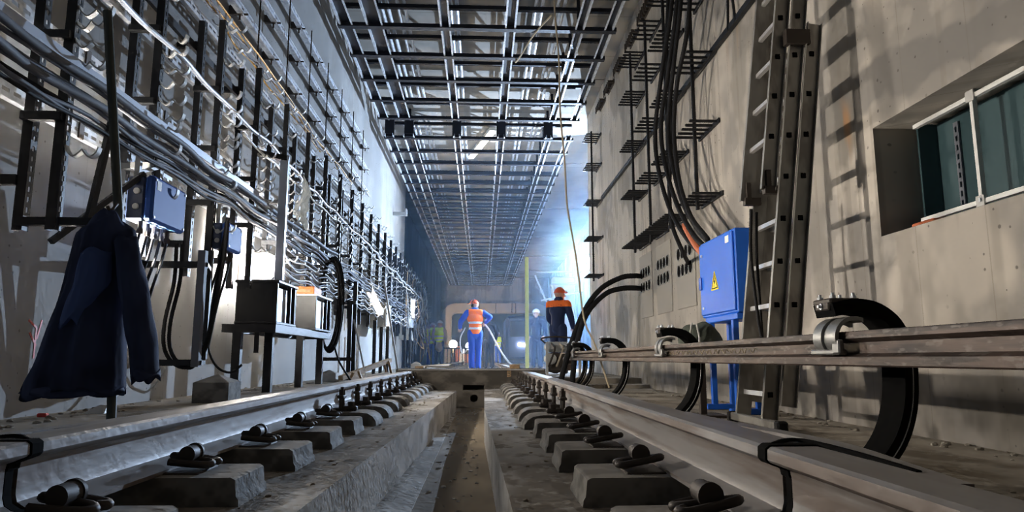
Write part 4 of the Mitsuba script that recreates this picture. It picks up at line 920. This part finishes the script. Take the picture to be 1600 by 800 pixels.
def person(label, pos, yaw, J, trousers, jacket, vest=None, helmet='m_helmetwhite', coat=False, stripes=True, yoke=None, headyaw=0, k_head=0, scale=1.0, ears=False, lamp=False, group=None):
    k = thing('person', label, 'person', group)
    M = T().translate(list(map(float, pos))) @ T().rotate([0, 0, 1], yaw) @ T().scale(scale)
    D = dict(pel=(0, 0, .93), ches=(0, .0, 1.25), sh_l=(-.19, 0, 1.43), sh_r=(.19, 0, 1.43), neck=(0, .02, 1.52), head=(0, .05, 1.63),
             el_l=(-.27, -.02, 1.15), el_r=(.27, -.02, 1.15), wr_l=(-.24, .16, .98), wr_r=(.24, .16, .98),
             hip_l=(-.09, 0, .90), hip_r=(.09, 0, .90), kn_l=(-.10, .03, .49), kn_r=(.10, .03, .49), an_l=(-.11, -.02, .09), an_r=(.11, -.02, .09))
    D.update(J); P = {q: np.array(v, float) for q, v in D.items()}
    head = P['head']
    HM = lambda v: head + np.array([v[0] * math.cos(headyaw) - v[1] * math.sin(headyaw), v[0] * math.sin(headyaw) + v[1] * math.cos(headyaw), v[2]])
    bs = [bone(P['pel'], .10, P['ches'], .11), bone(P['sh_l'], .05, P['sh_r'], .05), bone(P['ches'], .11, P['neck'], .055), bone(P['neck'], .052, HM((0, -.01, -.02)), .058),
          bone(HM((0, -.025, .035)), .088, HM((0, .02, .02)), .082), bone(HM((0, .02, .0)), .07, HM((0, .055, -.075)), .035), bone(HM((0, .09, .02)), .010, HM((0, .112, -.015)), .015),
          bone(HM((-.078, -.005, .01)), .016, HM((-.082, -.012, -.025)), .012), bone(HM((.078, -.005, .01)), .016, HM((.082, -.012, -.025)), .012),
          bone(HM((-.03, .085, -.055)), .009, HM((.03, .085, -.055)), .009)]
    for s in 'lr':
        bs += [bone(P['hip_' + s], .075, P['kn_' + s], .05), bone(P['kn_' + s], .05, P['an_' + s], .035), bone(P['sh_' + s], .048, P['el_' + s], .036), bone(P['el_' + s], .036, P['wr_' + s], .026)]
        fwd = P['wr_' + s] - P['el_' + s]; fwd /= np.linalg.norm(fwd); sg = -1 if s == 'l' else 1
        side = np.cross(fwd, (0, 0, 1.0)); side = side / (np.linalg.norm(side) + 1e-9); dn = np.cross(side, fwd)
        pc = P['wr_' + s] + fwd * .05
        bs += [bone(P['wr_' + s], .024, pc, .03), bone(pc - side * .022 + fwd * .02, .017, pc + side * .022 + fwd * .02, .017)]
        for q, (o, L) in enumerate(((-.033, .062), (-.011, .075), (.011, .07), (.033, .055))):
            a = pc + side * o + fwd * .03; b = a + fwd * L * .5 - dn * .012; c = b + fwd * L * .3 - dn * .03
            bs += [bone(a, .0095, b, .0088, 8), bone(b, .0088, c, .008, 8)]
        a = pc - side * .03 * sg - fwd * .01; b = a - side * .03 * sg + fwd * .03; c = b + fwd * .03 - dn * .008; bs += [bone(a, .012, b, .0105, 8), bone(b, .0105, c, .009, 8)]
    put(k, 'body', join(bs, .02, 4), 'm_skin', True, M)
    put(k, 'eyes', MB().sph(HM((-.032, .086, .022)), .012, 1).sph(HM((.032, .086, .022)), .012, 1), 'm_hair', True, M)
    bs = [bone(P['pel'] + [0, 0, .03], .125, P['pel'] - [0, 0, .04], .13)]
    for s in 'lr': bs += [bone(P['hip_' + s] + [0, 0, .02], .108, P['kn_' + s], .08), bone(P['kn_' + s], .08, P['an_' + s] + [0, 0, .0], .074)]
    put(k, 'trousers', join(bs), trousers, True, M)
    for s in 'lr': put(k, 'boot', join([bone(P['an_' + s] + [0, -.02, -.02], .052, P['an_' + s] + [0, .14, -.045], .042)], .03, 3), 'm_shoe', True, M)
    tors = [bone(P['pel'] + [0, 0, .02], .135, P['ches'], .145), bone(P['ches'] + [-.06, 0, .02], .13, P['ches'] + [.06, 0, .02], .13), bone(P['sh_l'] * .85 + P['sh_r'] * .15, .085, P['sh_r'] * .85 + P['sh_l'] * .15, .085), bone(P['ches'], .14, P['neck'] - [0, 0, .05], .075)]
    if coat: tors.append(bone(P['pel'] - [0, 0, .22], .165, P['pel'], .15))
    arms = []
    for s in 'lr': arms += [bone(P['sh_' + s], .08, P['el_' + s], .066), bone(P['el_' + s], .066, P['wr_' + s], .048)]
    put(k, 'jacket', join(tors + arms), jacket, True, M)
    put(k, 'collar', join([bone(P['neck'] + [-.03, -.0, -.01], .068, P['neck'] + [.03, .0, -.01], .068)], .03, 2), jacket, True, M)
    grow = lambda bs, d: None
    tors2 = [bone(P['pel'] + [0, 0, .04], .153, P['ches'], .163), bone(P['ches'] + [-.06, 0, .02], .148, P['ches'] + [.06, 0, .02], .148), bone(P['sh_l'] * .8 + P['sh_r'] * .2, .098, P['sh_r'] * .8 + P['sh_l'] * .2, .098), bone(P['ches'], .158, P['neck'] - [0, 0, .06], .09)]
    if vest:
        vm = join(tors2); v = put(k, 'vest', vm, vest, True, M)
        core = m3.Manifold.batch_boolean(tors2, m3.OpType.Add)
        big = core.scale((1.035, 1.06, 1.0))
        for z in (P['pel'][2] + .10, P['pel'][2] + .24):
            sl = (big ^ m3.Manifold.cube((2, 2, .05), True).translate((0, 0, float(z)))).to_mesh()
            put(v, 'reflective_band', trimesh.Trimesh(sl.vert_properties[:, :3], sl.tri_verts), 'm_reflect', False, M)
    if yoke:
        core = m3.Manifold.batch_boolean(tors + arms, m3.OpType.Add).scale((1.03, 1.04, 1.0)); big = (core ^ m3.Manifold.cube((2, 2, .3), True).translate((0, 0, float(P['sh_l'][2]) + .09))).to_mesh()
        put(k, 'shoulder_yoke', trimesh.Trimesh(big.vert_properties[:, :3], big.tri_verts), yoke, 30, M, label='orange shoulder yoke')
    hp = []
    for a in np.linspace(0, np.pi / 2, 8): hp.append((.118 * math.cos(a), .105 * math.sin(a)))
    hel = MB().lathe([(.0, .0), (.118, 0)] + hp + [(0, .105)], (0, 0, 0), 20)
    hel.mesh_(trimesh.creation.cylinder(.128, .014, sections=24)); hel.box((0, .125, .0), (.15, .07, .012))
    for q in (-.03, 0, .03): hel.tube([(q, .10 * math.cos(t), .108 * math.sin(t)) for t in np.linspace(.3, 2.8, 8)], .007, 5)
    h = hel.get(); h.apply_transform(trimesh.transformations.rotation_matrix(headyaw, (0, 0, 1))); h.apply_translation(head + [0, 0, .06])
    hk = put(k, 'helmet', h, helmet, 30, M)
    if ears:
        for s in (-1, 1): put(hk, 'ear_muff', MB().sph(HM((s * .105, -.01, .0)), .042, 1), 'm_cabblack', True, M)
        put(hk, 'headband', MB().tube([HM((.12 * math.cos(t), -.01, .03 + .15 * math.sin(t))) for t in np.linspace(0, math.pi, 12)], .009, 5), 'm_cabblack', True, M)
    if lamp: put(hk, 'head_lamp', MB().cyl(HM((0, .13, .09)), HM((0, .155, .09)), .03, 10), 'm_white', True, M)
    return k


p = onY(742, 577, 17.7)
person('person in orange vest, blue work clothes and red helmet, back turned on the track', (p[0], 17.7, .13), 8,
       dict(sh_l=(-.20, .0, 1.42), sh_r=(.20, 0, 1.42), el_l=(-.36, .04, 1.20), wr_l=(-.36, .24, 1.06), el_r=(.37, -.03, 1.32), wr_r=(.30, .22, 1.20), head=(-.02, .09, 1.60), neck=(-.01, .03, 1.51), kn_l=(-.08, .02, .5), kn_r=(.09, .05, .5), an_l=(-.08, -.02, .09), an_r=(.08, .0, .09)),
       'm_workblue', 'm_workblue', 'm_vestorange', 'm_helmetred', headyaw=.9, ears=True, scale=1.03)
single('hose', MB().tube(spl([onY(x, y, Y) for x, y, Y in ((757, 506, 18.0), (766, 518, 17.9), (776, 538, 17.6), (790, 560, 17.2), (803, 574, 16.9))], 6), .022, 6), 'm_cabpale', 'pale hose running down from the hands of the worker in the orange vest', 'hose', True)
single('hose', MB().tube(spl([onY(x, y, Y) for x, y, Y in ((727, 512, 18.1), (719, 530, 18.1), (722, 552, 18.1), (732, 545, 18.1))], 6), .018, 6), 'm_cabpale', 'pale hose loop at the left side of the worker in the orange vest', 'hose', True)
person('person in dark jacket with orange shoulders, in profile behind the track machine', (1.50, 13.4, .13), -38,
       dict(sh_l=(-.20, .02, 1.40), sh_r=(.20, .02, 1.40), head=(0, .08, 1.58), neck=(0, .04, 1.5), el_l=(-.26, .08, 1.12), wr_l=(-.2, .24, .92), el_r=(.26, .08, 1.12), wr_r=(.2, .26, .94)), 'm_darkblue', 'm_darkblue', None, 'm_helmetred', yoke='m_vestorange', headyaw=-.85, lamp=True, scale=.97)
person('person in yellow hooded jacket and blue trousers with white helmet, by the left wall', (-2.06, 28.5, .13), 10,
       dict(head=(.05, .07, 1.60)), 'm_workblue', 'm_vestyellow', 'm_vestyellow', 'm_helmetwhite', headyaw=-.6)
person('person in beige coat, yellow vest and white helmet standing with back turned at left', (-1.68, 27.5, .13), -4,
       dict(head=(.02, .05, 1.64)), 'm_darkblue', 'm_beigecoat', 'm_vestyellow', 'm_helmetwhite', coat=True)
person('person in dark blue clothes standing in the haze left of the worker in profile', (1.63, 20.3, .13), 170,
       dict(), 'm_darkblue', 'm_darkblue', None, 'm_helmetwhite', scale=.98)
person('small figure in yellow vest far down the tunnel, right of the orange vest', (.95, 39.0, .13), 20, dict(), 'm_workblue', 'm_dark', 'm_vestyellow', 'm_helmetwhite')
person('person in dark clothes half hidden behind the worker in the orange vest', (.22, 20.5, .13), 0, dict(), 'm_dark', 'm_dark', None, 'm_helmetred', scale=.9)

# ------------------------------------------------------------------ haze in the far part of the tunnel
h0, h1 = np.array([XL + .002, 13.2, .135]), np.array([XR2 - .002, YE + 5, ZC - .015])
nx, ny, nz = 28, 80, 10
gz, gy, gx = np.meshgrid(*[(np.arange(n_) + .5) / n_ for n_ in (nz, ny, nx)], indexing='ij')
gx, gy, gz = h0[0] + gx * (h1 - h0)[0], h0[1] + gy * (h1 - h0)[1], h0[2] + gz * (h1 - h0)[2]
sm = lambda t: np.clip(t, 0, 1) ** 2 * (3 - 2 * np.clip(t, 0, 1))
dens = (HAZE + SMOKE * np.exp(-((gx - 2.7) / 1.0) ** 2 - ((gy - 18.5) / 3.6) ** 2)) * sm((gy - 13.2) / 3.0)
dens *= .75 + .5 * meshkit.fbm(np.stack([gx, gy, gz], -1) * (.9, .5, .9), 3)
k = thing('haze', 'bluish dust haze filling the far tunnel, thickest at the corner of the right wall', 'haze', kind='stuff')
d = mikit.ply(MB().span(h0, h1).get(), None)
d['bsdf'] = {'type': 'null'}
d['interior'] = {'type': 'heterogeneous', 'albedo': {'type': 'rgb', 'value': [.42, .66, 1.0]}, 'scale': 1.0, 'phase': {'type': 'hg', 'g': .4},
                 'sigma_t': {'type': 'gridvolume', 'grid': mi.VolumeGrid(dens[..., None].astype(np.float32)), 'to_world': T().translate(h0.tolist()) @ T().scale((h1 - h0).tolist())}}
scene[k] = d
